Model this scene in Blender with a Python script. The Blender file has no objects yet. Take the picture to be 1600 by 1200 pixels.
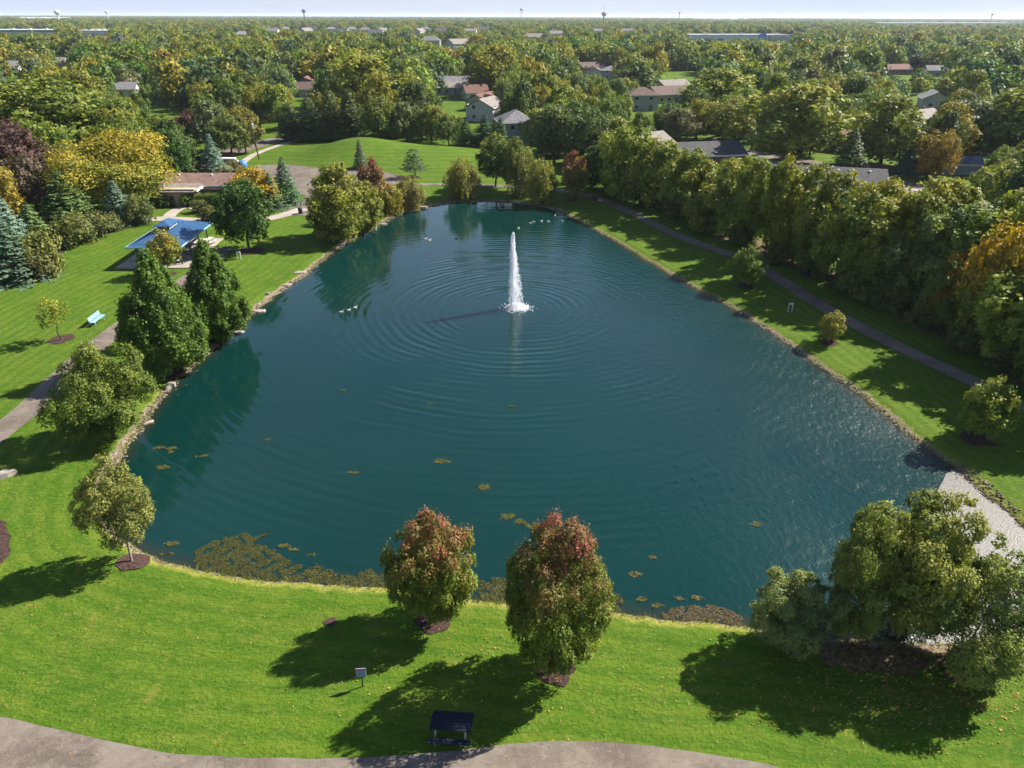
import bpy, math, random
import numpy as np
from mathutils import Vector, Matrix, Quaternion

# ------------------------------------------------------------------ camera, sky, sun, exposure
SC = bpy.context.scene
COL = SC.collection
FPX, CAMH, PITCH, ROLL = 1110.0, 30.0, math.radians(27.4), math.radians(0.2)
_f = Vector((0, math.cos(PITCH), -math.sin(PITCH)))
_u0 = Vector((0, math.sin(PITCH), math.cos(PITCH)))
_r = Vector((1, 0, 0)) * math.cos(ROLL) + _u0 * math.sin(ROLL)
_u = -Vector((1, 0, 0)) * math.sin(ROLL) + _u0 * math.cos(ROLL)
cam_data = bpy.data.cameras.new('camera')
cam_data.sensor_width = 36.0
cam_data.lens = 36.0 * FPX / 1600.0
cam_data.clip_start = 0.5
cam_data.clip_end = 40000.0
cam = bpy.data.objects.new('camera', cam_data)
M4 = Matrix.Identity(4)
for i in range(3):
    M4[i][0] = _r[i]; M4[i][1] = _u[i]; M4[i][2] = -_f[i]
M4[2][3] = CAMH
cam.matrix_world = M4
COL.objects.link(cam)
SC.camera = cam

SUN_EL, SUN_AZ = math.radians(40.0), math.radians(64.0)      # azimuth from +Y towards +X
world = bpy.data.worlds.new('World')
SC.world = world
world.use_nodes = True
wn = world.node_tree
wn.nodes.clear()
sky = wn.nodes.new('ShaderNodeTexSky')
sky.sky_type = 'NISHITA'
sky.sun_disc = False
sky.sun_elevation = SUN_EL
sky.sun_rotation = SUN_AZ
sky.altitude = 200
sky.air_density = 1.0
sky.dust_density = 0.35
sky.ozone_density = 3.0
bg = wn.nodes.new('ShaderNodeBackground')
bg.inputs['Strength'].default_value = 0.056
wo = wn.nodes.new('ShaderNodeOutputWorld')
# a thin, even veil of high cloud over the whole sky
wtc = wn.nodes.new('ShaderNodeTexCoord'); wns = wn.nodes.new('ShaderNodeTexNoise'); wns.inputs['Scale'].default_value = 2.2; wns.inputs['Detail'].default_value = 5
wmp = wn.nodes.new('ShaderNodeMapping'); wmp.inputs['Scale'].default_value = (1, 1, 3.5)
wn.links.new(wtc.outputs['Generated'], wmp.inputs[0]); wn.links.new(wmp.outputs[0], wns.inputs['Vector'])
wmr = wn.nodes.new('ShaderNodeMapRange'); wmr.inputs[1].default_value = 0.42; wmr.inputs[2].default_value = 0.68; wmr.inputs[3].default_value = 0.05; wmr.inputs[4].default_value = 0.22
wn.links.new(wns.outputs[0], wmr.inputs[0])
wmx = wn.nodes.new('ShaderNodeMix'); wmx.data_type = 'RGBA'; wmx.inputs[7].default_value = (4.9, 5.35, 5.9, 1)
# the layer looks denser towards the horizon, where one looks through it at a slant: 1 - exp(-tau / sin(elevation))
wsx = wn.nodes.new('ShaderNodeSeparateXYZ'); wn.links.new(wtc.outputs['Generated'], wsx.inputs[0])
def wmath(op, a, b=0.0):
    q = wn.nodes.new('ShaderNodeMath'); q.operation = op
    for i, v in enumerate((a, b)):
        if hasattr(v, 'is_output'): wn.links.new(v, q.inputs[i])
        else: q.inputs[i].default_value = v
    return q.outputs[0]
wtau = wmath('DIVIDE', wmr.outputs[0], wmath('MAXIMUM', wsx.outputs['Z'], 0.03))
wfac = wmath('SUBTRACT', 1.0, wmath('POWER', 2.71828, wmath('MULTIPLY', wtau, -1.0)))
wn.links.new(wfac, wmx.inputs[0]); wn.links.new(sky.outputs[0], wmx.inputs[6])
wti = wn.nodes.new('ShaderNodeMix'); wti.data_type = 'RGBA'; wti.blend_type = 'MULTIPLY'; wti.inputs[0].default_value = 1.0; wti.inputs[7].default_value = (0.93, 0.96, 1.10, 1)
wn.links.new(wmx.outputs[2], wti.inputs[6]); wn.links.new(wti.outputs[2], bg.inputs[0])
wn.links.new(bg.outputs[0], wo.inputs[0])
sun_data = bpy.data.lights.new('sun', 'SUN')
sun_data.energy = 5.0
sun_data.angle = math.radians(0.5)
sun_data.color = (1.0, 0.945, 0.86)
sun = bpy.data.objects.new('sun', sun_data)
SUNV = Vector((math.cos(SUN_EL) * math.sin(SUN_AZ), math.cos(SUN_EL) * math.cos(SUN_AZ), math.sin(SUN_EL)))
sun.rotation_euler = (-SUNV).to_track_quat('-Z', 'Y').to_euler()
sun.location = (60, 60, 80)
COL.objects.link(sun)
SC.view_settings.view_transform = 'Standard'
SC.view_settings.look = 'None'
SC.view_settings.exposure = 1.4
SC.view_settings.gamma = 1.0
SC.view_settings.use_curve_mapping = False
SC.cycles.max_bounces = 8
SC.cycles.transparent_max_bounces = 8
SC.cycles.volume_bounces = 0
SC.cycles.use_denoising = True

RNG = np.random.default_rng(7)
random.seed(7)

# ------------------------------------------------------------------ pixel (of the 1600 x 1200 photograph) to ground
def ray(px, py):
    u = (float(px) - 800) / FPX; v = (600 - float(py)) / FPX
    return _f + u * _r + v * _u

def flat(px, py, z=0.0):
    d = ray(px, py); t = (z - CAMH) / d.z
    return (d.x * t, d.y * t)

def proj(x, y, z):
    p = Vector((x, y, z - CAMH)); d = p.dot(_f)
    return 800 + FPX * p.dot(_r) / d, 600 - FPX * p.dot(_u) / d, d

SHORE_PX = [(672,322),(700,318),(735,315),(770,314),(805,317),(840,322),(866,327),(884,334),(910,348),(950,370),(1000,402),(1050,432),
 (1100,458),(1130,474),(1162,493),(1200,516),(1240,546),(1290,581),(1340,615),(1380,647),(1420,680),(1455,706),(1487,729),(1502,740),
 (1530,766),(1560,790),(1600,822),(1650,866),(1690,920),(1680,965),(1600,985),(1530,998),(1470,1006),(1400,1003),(1320,1000),(1240,992),(1165,980),
 (1110,971),(1050,969),(1000,962),(960,958),(910,952),(850,947),(790,943),(740,938),(690,928),(640,920),(600,920),(550,916),(500,912),
 (440,909),(380,906),(340,899),(300,889),(270,881),(240,871),(218,858),(190,842),(170,818),(162,790),(166,765),(174,742),(188,714),
 (207,688),(224,664),(242,639),(263,610),(286,586),(311,567),(335,546),(356,526),(376,508),(401,485),(430,462),(456,445),(481,428),
 (506,405),(531,386),(556,371),(590,353),(622,336),(646,327)]
shore = np.array([flat(*p) for p in SHORE_PX])
def chaikin(P, n=2, closed=True):
    for _ in range(n):
        Q = np.roll(P, -1, 0) if closed else P[1:]
        A = P if closed else P[:-1]
        N = np.empty((2 * len(A), 2)); N[0::2] = 0.75 * A + 0.25 * Q; N[1::2] = 0.25 * A + 0.75 * Q
        if not closed: N = np.vstack([P[:1], N, P[-1:]])
        P = N
    return P
shore = chaikin(shore, 2)
_rj = np.random.default_rng(3)
shore = shore + _rj.normal(0, 0.10, shore.shape)

def inside(P, X, Y):
    r = np.zeros(X.shape, bool)
    x0, y0 = P[:, 0], P[:, 1]; x1, y1 = np.roll(x0, -1), np.roll(y0, -1)
    for a, b, c, d in zip(x0, y0, x1, y1):
        if b == d: continue
        m = ((b > Y) != (d > Y)) & (X < (c - a) * (Y - b) / (d - b) + a)
        r ^= m
    return r

def sdist(X, Y, P=None):
    P = shore if P is None else P
    X = np.asarray(X, float); Y = np.asarray(Y, float)
    best = np.full(X.shape, 1e9)
    A = P; B = np.roll(P, -1, 0)
    for (ax, ay), (bx, by) in zip(A, B):
        dx, dy = bx - ax, by - ay; L = dx * dx + dy * dy + 1e-12
        t = np.clip(((X - ax) * dx + (Y - ay) * dy) / L, 0, 1)
        best = np.minimum(best, (X - ax - t * dx) ** 2 + (Y - ay - t * dy) ** 2)
    best = np.sqrt(best)
    return np.where(inside(P, X, Y), -best, best)

def ss(a, b, x):
    t = np.clip((x - a) / (b - a), 0, 1); return t * t * (3 - 2 * t)

def height_sd(X, Y, sd):
    out = 0.34 * np.clip(sd / 1.3, 0, 1) ** 0.85 + 0.46 * ss(0.8, 14, sd)
    inn = -np.minimum(0.32 * -sd, 1.5)
    h = np.where(sd > 0, out, inn)
    m = (3.9 * np.exp(-((X + 36) / 11.0) ** 2) + 1.6 * np.exp(-((X + 19) / 13.0) ** 2)) * np.exp(-((Y - 170) / 14.5) ** 2)
    u = 0.05 * np.sin(X * 0.21 + 1.3) * np.sin(Y * 0.17) * ss(3, 12, sd)
    return h + m * ss(2, 14, sd) + u

_SA = shore; _SB = np.roll(shore, -1, 0); _SD = _SB - _SA; _SL = (_SD ** 2).sum(1) + 1e-12
def sd1(x, y):
    p = np.array([x, y]) - _SA; t = np.clip((p * _SD).sum(1) / _SL, 0, 1)
    d = math.sqrt((((p - t[:, None] * _SD) ** 2).sum(1)).min())
    c = ((_SA[:, 1] > y) != (_SB[:, 1] > y)); xi = _SD[c, 0] * (y - _SA[c, 1]) / _SD[c, 1] + _SA[c, 0]
    return -d if (xi > x).sum() % 2 else d
def height(x, y):
    if y > 400 or abs(x) > 200: return 0.8
    return float(height_sd(np.float64(x), np.float64(y), np.float64(sd1(float(x), float(y)))))

_GY = np.concatenate([np.arange(12, 130, 4.0), np.arange(130, 215, 1.5), np.arange(215, 420, 10.0)])
def G(px, py):
    """where the sight line through a pixel meets the ground"""
    d = ray(px, py); t = _GY / d.y; x = d.x * t; z = CAMH + d.z * t
    if py > 300 or py < 205 or px < 380 or px > 800:
        q = 0.8
        for _ in range(5):
            gx_, gy_ = flat(px, py, q); q = height(gx_, gy_)
        return Vector((gx_, gy_, q))
    h_ = height_sd(x, _GY, sdist(x, _GY)); k = int(np.argmax(h_ > z)); a = max(k - 1, 0)
    f = (z[a] - h_[a]) / ((z[a] - h_[a]) + (h_[k] - z[k]) + 1e-9)
    gx_, gy_ = x[a] + f * (x[k] - x[a]), _GY[a] + f * (_GY[k] - _GY[a])
    return Vector((gx_, gy_, height(gx_, gy_)))

# ------------------------------------------------------------------ materials
def mat(name):
    m = bpy.data.materials.new(name); m.use_nodes = True
    nt = m.node_tree; nt.nodes.clear()
    o = nt.nodes.new('ShaderNodeOutputMaterial')
    return m, nt, o

class N:
    """small node helper"""
    def __init__(s, nt): s.nt = nt
    def new(s, t, **k):
        n = s.nt.nodes.new(t)
        for a, b in k.items(): setattr(n, a, b)
        return n
    def link(s, a, b): s.nt.links.new(a, b)
    def val(s, sock, v):
        if hasattr(v, 'is_output'): s.link(v, sock)
        else: sock.default_value = v
    def math(s, op, a, b=0.0, c=None):
        n = s.new('ShaderNodeMath', operation=op)
        s.val(n.inputs[0], a); s.val(n.inputs[1], b)
        if c is not None: s.val(n.inputs[2], c)
        return n.outputs[0]
    def mix(s, f, a, b, mode='MIX'):
        n = s.new('ShaderNodeMix', data_type='RGBA', blend_type=mode)
        s.val(n.inputs[0], f)
        s.val(n.inputs[6], a if hasattr(a, 'is_output') else (*a, 1) if len(a) == 3 else a)
        s.val(n.inputs[7], b if hasattr(b, 'is_output') else (*b, 1) if len(b) == 3 else b)
        return n.outputs[2]
    def noise(s, vec, scale, detail=3, rough=0.55, dist=0.0):
        n = s.new('ShaderNodeTexNoise'); n.inputs['Scale'].default_value = scale
        n.inputs['Detail'].default_value = detail; n.inputs['Roughness'].default_value = rough
        n.inputs['Distortion'].default_value = dist
        if vec is not None: s.link(vec, n.inputs['Vector'])
        return n.outputs[0]
    def ramp(s, f, lo, hi, a=0.0, b=1.0):
        n = s.new('ShaderNodeMapRange', interpolation_type='SMOOTHSTEP')
        s.val(n.inputs[0], f)
        n.inputs[1].default_value = lo; n.inputs[2].default_value = hi
        n.inputs[3].default_value = a; n.inputs[4].default_value = b
        return n.outputs[0]
    def pos(s): return s.new('ShaderNodeNewGeometry').outputs['Position']
    def attr(s, name, typ='GEOMETRY'):
        n = s.new('ShaderNodeAttribute', attribute_name=name, attribute_type=typ); return n
    def bump(s, h, strength=1.0, dist=1.0):
        n = s.new('ShaderNodeBump'); n.inputs['Strength'].default_value = strength
        n.inputs['Distance'].default_value = dist; s.link(h, n.inputs['Height']); return n.outputs[0]
    def scalevec(s, v, sc):
        n = s.new('ShaderNodeMapping'); n.inputs['Scale'].default_value = sc; s.link(v, n.inputs[0]); return n.outputs[0]

def principled(n, o, color, rough=0.8, spec=0.3, metal=0.0, normal=None):
    b = n.new('ShaderNodeBsdfPrincipled')
    n.val(b.inputs['Base Color'], color if hasattr(color, 'is_output') else (*color, 1))
    n.val(b.inputs['Roughness'], rough); b.inputs['Specular IOR Level'].default_value = spec
    b.inputs['Metallic'].default_value = metal
    if normal is not None: n.link(normal, b.inputs['Normal'])
    n.link(b.outputs[0], o.inputs[0])
    return b

_simple = {}
def simple(name, color, rough=0.75, spec=0.3, metal=0.0, var=0.25, scale=3.0, bump=0.0):
    """a painted / wooden / stony surface with its own mottling"""
    if name in _simple: return _simple[name]
    m, nt, o = mat(name); n = N(nt)
    tc = n.new('ShaderNodeTexCoord').outputs['Object']
    ns = n.noise(tc, scale, 4, 0.6)
    c = n.mix(n.ramp(ns, 0.3, 0.7), tuple(x * (1 - var) for x in color), tuple(min(1, x * (1 + var)) for x in color))
    nm = n.bump(n.noise(tc, scale * 6, 3), 0.6, bump) if bump else None
    principled(n, o, c, rough, spec, metal, nm)
    _simple[name] = m
    return m

LEAFGAIN = (1.82, 1.94, 1.48)
def foliage(name, autumn, source='OBJECT', transl=0.28, rough=0.6):
    """leaves: the object's own colour, varied leaf by leaf, turning to the autumn colour where 'aut' says so"""
    m, nt, o = mat(name); n = N(nt)
    if source == 'OBJECT':
        oi = n.new('ShaderNodeObjectInfo'); base, amt = oi.outputs['Color'], oi.outputs['Alpha']
    else:
        at = n.attr('tint', 'INSTANCER'); base, amt = at.outputs['Color'], at.outputs['Alpha']
    lv = n.attr('leafvar').outputs['Fac']; au = n.attr('aut').outputs['Fac']
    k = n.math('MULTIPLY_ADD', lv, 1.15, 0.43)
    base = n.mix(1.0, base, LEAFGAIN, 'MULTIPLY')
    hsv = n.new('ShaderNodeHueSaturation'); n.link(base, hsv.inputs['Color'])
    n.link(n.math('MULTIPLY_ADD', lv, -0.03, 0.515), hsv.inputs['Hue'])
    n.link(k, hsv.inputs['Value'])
    f = n.math('MULTIPLY', au, amt)
    ac = n.mix(lv, tuple(x * 0.65 for x in autumn), tuple(x * 1.25 for x in autumn))
    c = n.mix(f, hsv.outputs[0], ac)
    b = n.new('ShaderNodeBsdfPrincipled'); n.link(c, b.inputs['Base Color'])
    b.inputs['Roughness'].default_value = rough; b.inputs['Specular IOR Level'].default_value = 0.2
    t = n.new('ShaderNodeBsdfTranslucent')
    tcol = n.mix(1.0, c, (1.15, 1.25, 0.6), 'MULTIPLY'); n.link(tcol, t.inputs[0])
    mx = n.new('ShaderNodeMixShader'); mx.inputs[0].default_value = transl
    n.link(b.outputs[0], mx.inputs[1]); n.link(t.outputs[0], mx.inputs[2]); n.link(mx.outputs[0], o.inputs[0])
    return m

YEL, RED, ORG = (0.27, 0.235, 0.03), (0.27, 0.085, 0.06), (0.44, 0.27, 0.02)
M_LEAF = foliage('foliage_yellowing', YEL)
M_RED = foliage('foliage_reddening', RED)
M_ORG = foliage('foliage_orange', ORG)
M_FAR = foliage('foliage_far', YEL, 'INSTANCER')
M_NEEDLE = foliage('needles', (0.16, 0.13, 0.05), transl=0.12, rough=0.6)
M_BARK = simple('bark', (0.075, 0.06, 0.048), 0.9, 0.15, var=0.4, scale=4, bump=0.02)
M_BIRCH = simple('pale_bark', (0.22, 0.18, 0.14), 0.9, 0.15, var=0.4, scale=5, bump=0.02)

# grass and shore ---------------------------------------------------
M_GROUND, nt, o = mat('lawn'); n = N(nt)
P = n.pos(); sd = n.attr('sd').outputs['Fac']; gw = n.attr('gravel').outputs['Fac']; mow = n.attr('mow').outputs['Fac']
big = n.noise(P, 0.055, 4, 0.6); mid = n.noise(P, 0.42, 4, 0.65); fine = n.noise(P, 5.5, 3, 0.7)
tuft = n.noise(n.scalevec(P, (1.0, 2.2, 1.0)), 2.1, 4, 0.7, 0.4)
g = n.mix(n.ramp(big, 0.33, 0.67), (0.0482, 0.1034, 0.0060), (0.0757, 0.1335, 0.0094))
g = n.mix(n.ramp(mid, 0.35, 0.72), g, (0.0929, 0.1372, 0.0132))
stripe = n.math('SINE', n.math('MULTIPLY', n.math('ADD', mow, n.math('MULTIPLY', n.noise(P, 0.10, 3, 0.5), 1.6)), 5.2))
g = n.mix(n.ramp(stripe, -0.4, 0.6, 0.0, 0.62), g, (0.0413, 0.0959, 0.0060))
g = n.mix(n.ramp(tuft, 0.46, 0.78, 0.0, 0.75), g, (0.1247, 0.1673, 0.0242))
g = n.mix(n.ramp(tuft, 0.5, 0.22, 0.0, 0.65), g, (0.0310, 0.0790, 0.0055))
g = n.mix(n.ramp(fine, 0.58, 0.80, 0.0, 0.8), g, (0.1419, 0.1786, 0.0275))
g = n.mix(n.ramp(fine, 0.46, 0.24, 0.0, 0.7), g, (0.0275, 0.0705, 0.0050))
dry = n.noise(P, 0.95, 5, 0.72, 0.6)
g = n.mix(n.ramp(dry, 0.55, 0.78, 0.0, 0.7), g, (0.19, 0.165, 0.0358))
edge = n.math('ADD', sd, n.math('MULTIPLY', n.math('SUBTRACT', n.noise(P, 1.7, 4, 0.7), 0.5), 1.1))
g = n.mix(n.ramp(n.noise(P, 0.23, 5, 0.7, 0.8), 0.54, 0.74, 0.0, 0.45), g, (0.135, 0.140, 0.022))
g = n.mix(n.ramp(n.noise(P, 0.17, 5, 0.7, 0.5), 0.48, 0.28, 0.0, 0.55), g, (0.030, 0.080, 0.006))
g = n.mix(n.ramp(edge, 0.95, 0.25, 0.0, 0.8), g, (0.25, 0.24, 0.0468))
grv = n.new('ShaderNodeTexVoronoi'); grv.inputs['Scale'].default_value = 6.0; n.link(P, grv.inputs['Vector'])
hs = n.new('ShaderNodeSeparateColor'); n.link(grv.outputs['Color'], hs.inputs[0])
gc = n.mix(hs.outputs[0], (0.10, 0.075, 0.055), (0.33, 0.27, 0.20))
gc = n.mix(n.ramp(n.noise(P, 1.3, 4, 0.7), 0.35, 0.7, 0, 0.6), gc, (0.16, 0.105, 0.065))
gf = n.ramp(n.math('SUBTRACT', edge, gw), 0.18, -0.12)
c = n.mix(gf, g, gc)
hgt = n.math('ADD', n.math('MULTIPLY', fine, 0.10), n.math('ADD', n.math('MULTIPLY', tuft, 0.14), n.math('MULTIPLY', n.noise(P, 14, 2), 0.035)))
principled(n, o, c, 0.9, 0.08, 0, n.bump(hgt, 0.9, 1.0))

def paving(name, c1, c2, c3, crack=0.5):
    m, nt, o = mat(name); n = N(nt); P = n.pos()
    a = n.noise(P, 0.35, 5, 0.65, 0.5); b = n.noise(P, 2.4, 4, 0.7); f = n.noise(P, 16, 3, 0.7)
    c = n.mix(n.ramp(a, 0.35, 0.65), c1, c2)
    c = n.mix(n.ramp(b, 0.5, 0.78, 0, 0.7), c, c3)
    c = n.mix(n.ramp(f, 0.42, 0.75, 0, 0.45), c, tuple(x * 1.5 for x in c2))
    cr = n.noise(P, 0.42, 3, 0.5, 2.2)
    c = n.mix(n.ramp(n.math('ABSOLUTE', n.math('SUBTRACT', cr, 0.5)), 0.006, 0.002, 0, crack), c, tuple(x * 0.45 for x in c1))
    c = n.mix(n.ramp(n.noise(P, 0.8, 5, 0.75, 1.0), 0.56, 0.70, 0, 0.55), c, tuple(x * 0.6 for x in c1))
    principled(n, o, c, 0.9, 0.15, 0, n.bump(f, 0.5, 0.012))
    return m
M_ASPHALT = paving('worn_asphalt', (0.092, 0.073, 0.058), (0.162, 0.135, 0.108), (0.215, 0.182, 0.146))
M_CONC = paving('pale_concrete', (0.27, 0.23, 0.19), (0.33, 0.29, 0.245), (0.25, 0.20, 0.155), 0.2)
M_MULCH = simple('mulch', (0.060, 0.036, 0.029), 0.95, 0.1, var=0.55, scale=7, bump=0.08)
M_SOIL = simple('leaf_litter', (0.11, 0.082, 0.042), 0.95, 0.1, var=0.5, scale=3, bump=0.05)

# water -------------------------------------------------------------
FOUNT = Vector((*flat(806, 481, 0.0), 0.0))
M_WATER, nt, o = mat('pond_water'); n = N(nt)
P = n.pos(); sd = n.attr('sd').outputs['Fac']
sp = n.new('ShaderNodeSeparateXYZ'); n.link(P, sp.inputs[0])
dx = n.math('SUBTRACT', sp.outputs[0], FOUNT.x); dy = n.math('SUBTRACT', sp.outputs[1], FOUNT.y)
r = n.math('SQRT', n.math('ADD', n.math('MULTIPLY', dx, dx), n.math('MULTIPLY', dy, dy)))
wob = n.noise(P, 0.16, 3, 0.55)
ph = n.math('ADD', n.math('MULTIPLY', r, 2 * math.pi / 1.02), n.math('MULTIPLY', wob, 9.0))
ph2 = n.math('ADD', n.math('MULTIPLY', r, 2 * math.pi / 1.63), n.math('MULTIPLY', n.noise(P, 0.11, 2, 0.5), 14.0))
patch = n.ramp(n.noise(P, 0.075, 3, 0.6, 0.3), 0.36, 0.62, 0.05, 1.0)
amp = n.math('MULTIPLY', n.math('POWER', 2.718, n.math('MULTIPLY', r, -1 / 42.0)), n.ramp(r, 1.0, 6.0))
ring = n.math('ADD', n.math('MULTIPLY', n.math("SINE", ph), 0.018), n.math('MULTIPLY', n.math('SINE', ph2), 0.0115))
ring = n.math('MULTIPLY', n.math('MULTIPLY', ring, amp), patch)
rightw = n.ramp(sp.outputs[0], -8.0, 30.0, 0.05, 1.0)
farw = n.ramp(sp.outputs[1], 30.0, 70.0, 0.75, 1.0)
wv = n.noise(n.scalevec(P, (1.35, 0.8, 1.0)), 1.5, 3, 0.6, 0.2)
wv2 = n.noise(P, 4.2, 2, 0.6)
wind = n.math('ADD', n.math('MULTIPLY', wv, 0.14), n.math('MULTIPLY', wv2, 0.030))
wind = n.math('MULTIPLY', n.math('MULTIPLY', wind, rightw), farw)
hgt = n.math('ADD', ring, wind)
nm = n.bump(hgt, 1.0, 1.0)
deep = n.mix(n.ramp(n.noise(P, 0.03, 3, 0.5), 0.35, 0.65), (0.0017, 0.0195, 0.0165), (0.0022, 0.0240, 0.0205))
shallow = n.math('ADD', sd, n.math('MULTIPLY', n.math('SUBTRACT', n.noise(P, 0.9, 4, 0.7), 0.5), 1.6))
c = n.mix(n.ramp(shallow, -1.3, 0.2, 0.0, 0.8), deep, (0.020, 0.021, 0.011))
gust = n.ramp(n.noise(P, 0.09, 4, 0.6, 0.4), 0.30, 0.62, 0.45, 1.0)      # wind-roughened where the breeze touches down
rgh = n.math('ADD', 0.045, n.math('MULTIPLY', n.math('MULTIPLY', n.ramp(sp.outputs[0], -4.0, 33.0, 0.0, 0.35), gust), 1.0))
b = principled(n, o, c, rgh, 0.5, 0, nm)
b.inputs['IOR'].default_value = 1.36

M_SCUM, nt, o = mat('pond_scum_film'); n = N(nt); P = n.pos()
a = n.noise(P, 6.5, 4, 0.75); b_ = n.noise(P, 0.8, 4, 0.6)
c = n.mix(n.ramp(a, 0.3, 0.7), (0.035, 0.032, 0.025), (0.16, 0.145, 0.125))
c = n.mix(n.ramp(b_, 0.5, 0.75, 0, 0.5), c, (0.10, 0.085, 0.055))
principled(n, o, c, 0.45, 0.4, 0, n.bump(n.noise(P, 9.0, 3, 0.7), 0.8, 0.05))

M_SPRAY, nt, o = mat('white_spray'); n = N(nt)
d = n.new('ShaderNodeBsdfDiffuse'); d.inputs[0].default_value = (0.94, 0.95, 0.96, 1)
t = n.new('ShaderNodeBsdfTranslucent'); t.inputs[0].default_value = (0.94, 0.95, 0.96, 1)
mx = n.new('ShaderNodeMixShader'); mx.inputs[0].default_value = 0.6
n.link(d.outputs[0], mx.inputs[1]); n.link(t.outputs[0], mx.inputs[2]); n.link(mx.outputs[0], o.inputs[0])

M_ALGAE = foliage('algae', (0.11, 0.085, 0.024), transl=0.15, rough=0.6)

# ------------------------------------------------------------------ object helpers
def tag(ob, label=None, cat=None, group=None, kind=None):
    if label: ob['label'] = label
    if cat: ob['category'] = cat
    if group: ob['group'] = group
    if kind: ob['kind'] = kind
    return ob

def empty(name, loc=(0, 0, 0), rz=0.0):
    e = bpy.data.objects.new(name, None); e.empty_display_size = 0.3
    e.location = loc; e.rotation_euler = (0, 0, rz)
    COL.objects.link(e); return e

def link(name, me, parent=None, loc=None):
    ob = bpy.data.objects.new(name, me); COL.objects.link(ob)
    if parent is not None: ob.parent = parent
    if loc is not None: ob.location = loc
    return ob

class MB:
    """collects boxes, tubes and prisms into one mesh"""
    def __init__(s): s.v = []; s.f = []
    def add(s, v, f):
        k = len(s.v); s.v += [tuple(p) for p in v]; s.f += [tuple(i + k for i in q) for q in f]; return s
    def box(s, c, size, rz=0.0, rx=0.0):
        hx, hy, hz = (q / 2 for q in size)
        R = Matrix.Rotation(rz, 3, 'Z') @ Matrix.Rotation(rx, 3, 'X')
        v = [Vector(c) + R @ Vector((a * hx, b * hy, d * hz)) for a in (-1, 1) for b in (-1, 1) for d in (-1, 1)]
        return s.add(v, [(0, 1, 3, 2), (4, 6, 7, 5), (0, 4, 5, 1), (2, 3, 7, 6), (0, 2, 6, 4), (1, 5, 7, 3)])
    def tube(s, pts, radii, k=7, cap=True):
        pts = [Vector(p) for p in pts]; base = len(s.v)
        for i, p in enumerate(pts):
            d = (pts[min(i + 1, len(pts) - 1)] - pts[max(i - 1, 0)]).normalized()
            a = d.orthogonal().normalized() if abs(d.z) < 0.95 else Vector((1, 0, 0))
            a = (a - d * a.dot(d)).normalized(); b = d.cross(a)
            for j in range(k):
                t = 2 * math.pi * j / k
                s.v.append(tuple(p + (a * math.cos(t) + b * math.sin(t)) * radii[i]))
        for i in range(len(pts) - 1):
            for j in range(k):
                s.f.append((base + i * k + j, base + i * k + (j + 1) % k, base + (i + 1) * k + (j + 1) % k, base + (i + 1) * k + j))
        if cap:
            s.f.append(tuple(base + j for j in reversed(range(k)))); s.f.append(tuple(base + (len(pts) - 1) * k + j for j in range(k)))
        return s
    def lathe(s, prof, c=(0, 0, 0), k=12):
        return s.tube([(c[0], c[1], c[2] + z) for r_, z in prof], [r_ for r_, z in prof], k)
    def mesh(s, name, material, smooth=False):
        me = bpy.data.meshes.new(name); me.from_pydata(s.v, [], s.f); me.update()
        if material: me.materials.append(material)
        if smooth:
            for p in me.polygons: p.use_smooth = True
        return me
    def build(s, name, material, parent=None, loc=None, smooth=False):
        return link(name, s.mesh(name, material, smooth), parent, loc)

def quads_mesh(name, V, material, attrs=None, nper=4):
    """V: (n, nper, 3) array of separate faces"""
    nf = len(V); me = bpy.data.meshes.new(name)
    me.vertices.add(nf * nper); me.vertices.foreach_set('co', V.reshape(-1).astype(np.float32))
    me.loops.add(nf * nper); me.loops.foreach_set('vertex_index', np.arange(nf * nper, dtype=np.int32))
    me.polygons.add(nf); me.polygons.foreach_set('loop_start', np.arange(0, nf * nper, nper, dtype=np.int32))
    for k, a in (attrs or {}).items():
        at = me.attributes.new(k, 'FLOAT', 'FACE'); at.data.foreach_set('value', a.astype(np.float32))
    me.materials.append(material); me.update(calc_edges=True)
    return me

def unit(a): return a / (np.linalg.norm(a, axis=-1, keepdims=True) + 1e-9)

def leaf_quads(pos, nrm, size, rng, aspect=0.62, fold=0.0):
    """kite shaped leaves (or leaf sprays) at pos with normals nrm"""
    n_ = len(pos); t = unit(np.cross(nrm, rng.normal(size=(n_, 3)))); b = np.cross(nrm, t)
    s = size[:, None]
    a = pos - t * s * 0.5; c = pos + t * s * 0.55
    m = pos + t * s * 0.06 - nrm * s * fold
    return np.stack([a, m + b * s * aspect * 0.5, c, m - b * s * aspect * 0.5], 1)

# ------------------------------------------------------------------ terrain, water
def axis(lo, hi, step, end_lo, end_hi, grow=1.22):
    a = list(np.arange(lo, hi + 1e-6, step)); s = step; x = a[-1]
    while x < end_hi: s *= grow; x += s; a.append(x)
    s = step; x = a[0]; pre = []
    while x > end_lo: s *= grow; x -= s; pre.append(x)
    return np.array(pre[::-1] + a)
gx = axis(-62, 62, 0.6, -14000, 14000); gy = axis(14, 150, 0.6, -60, 16000)
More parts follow.
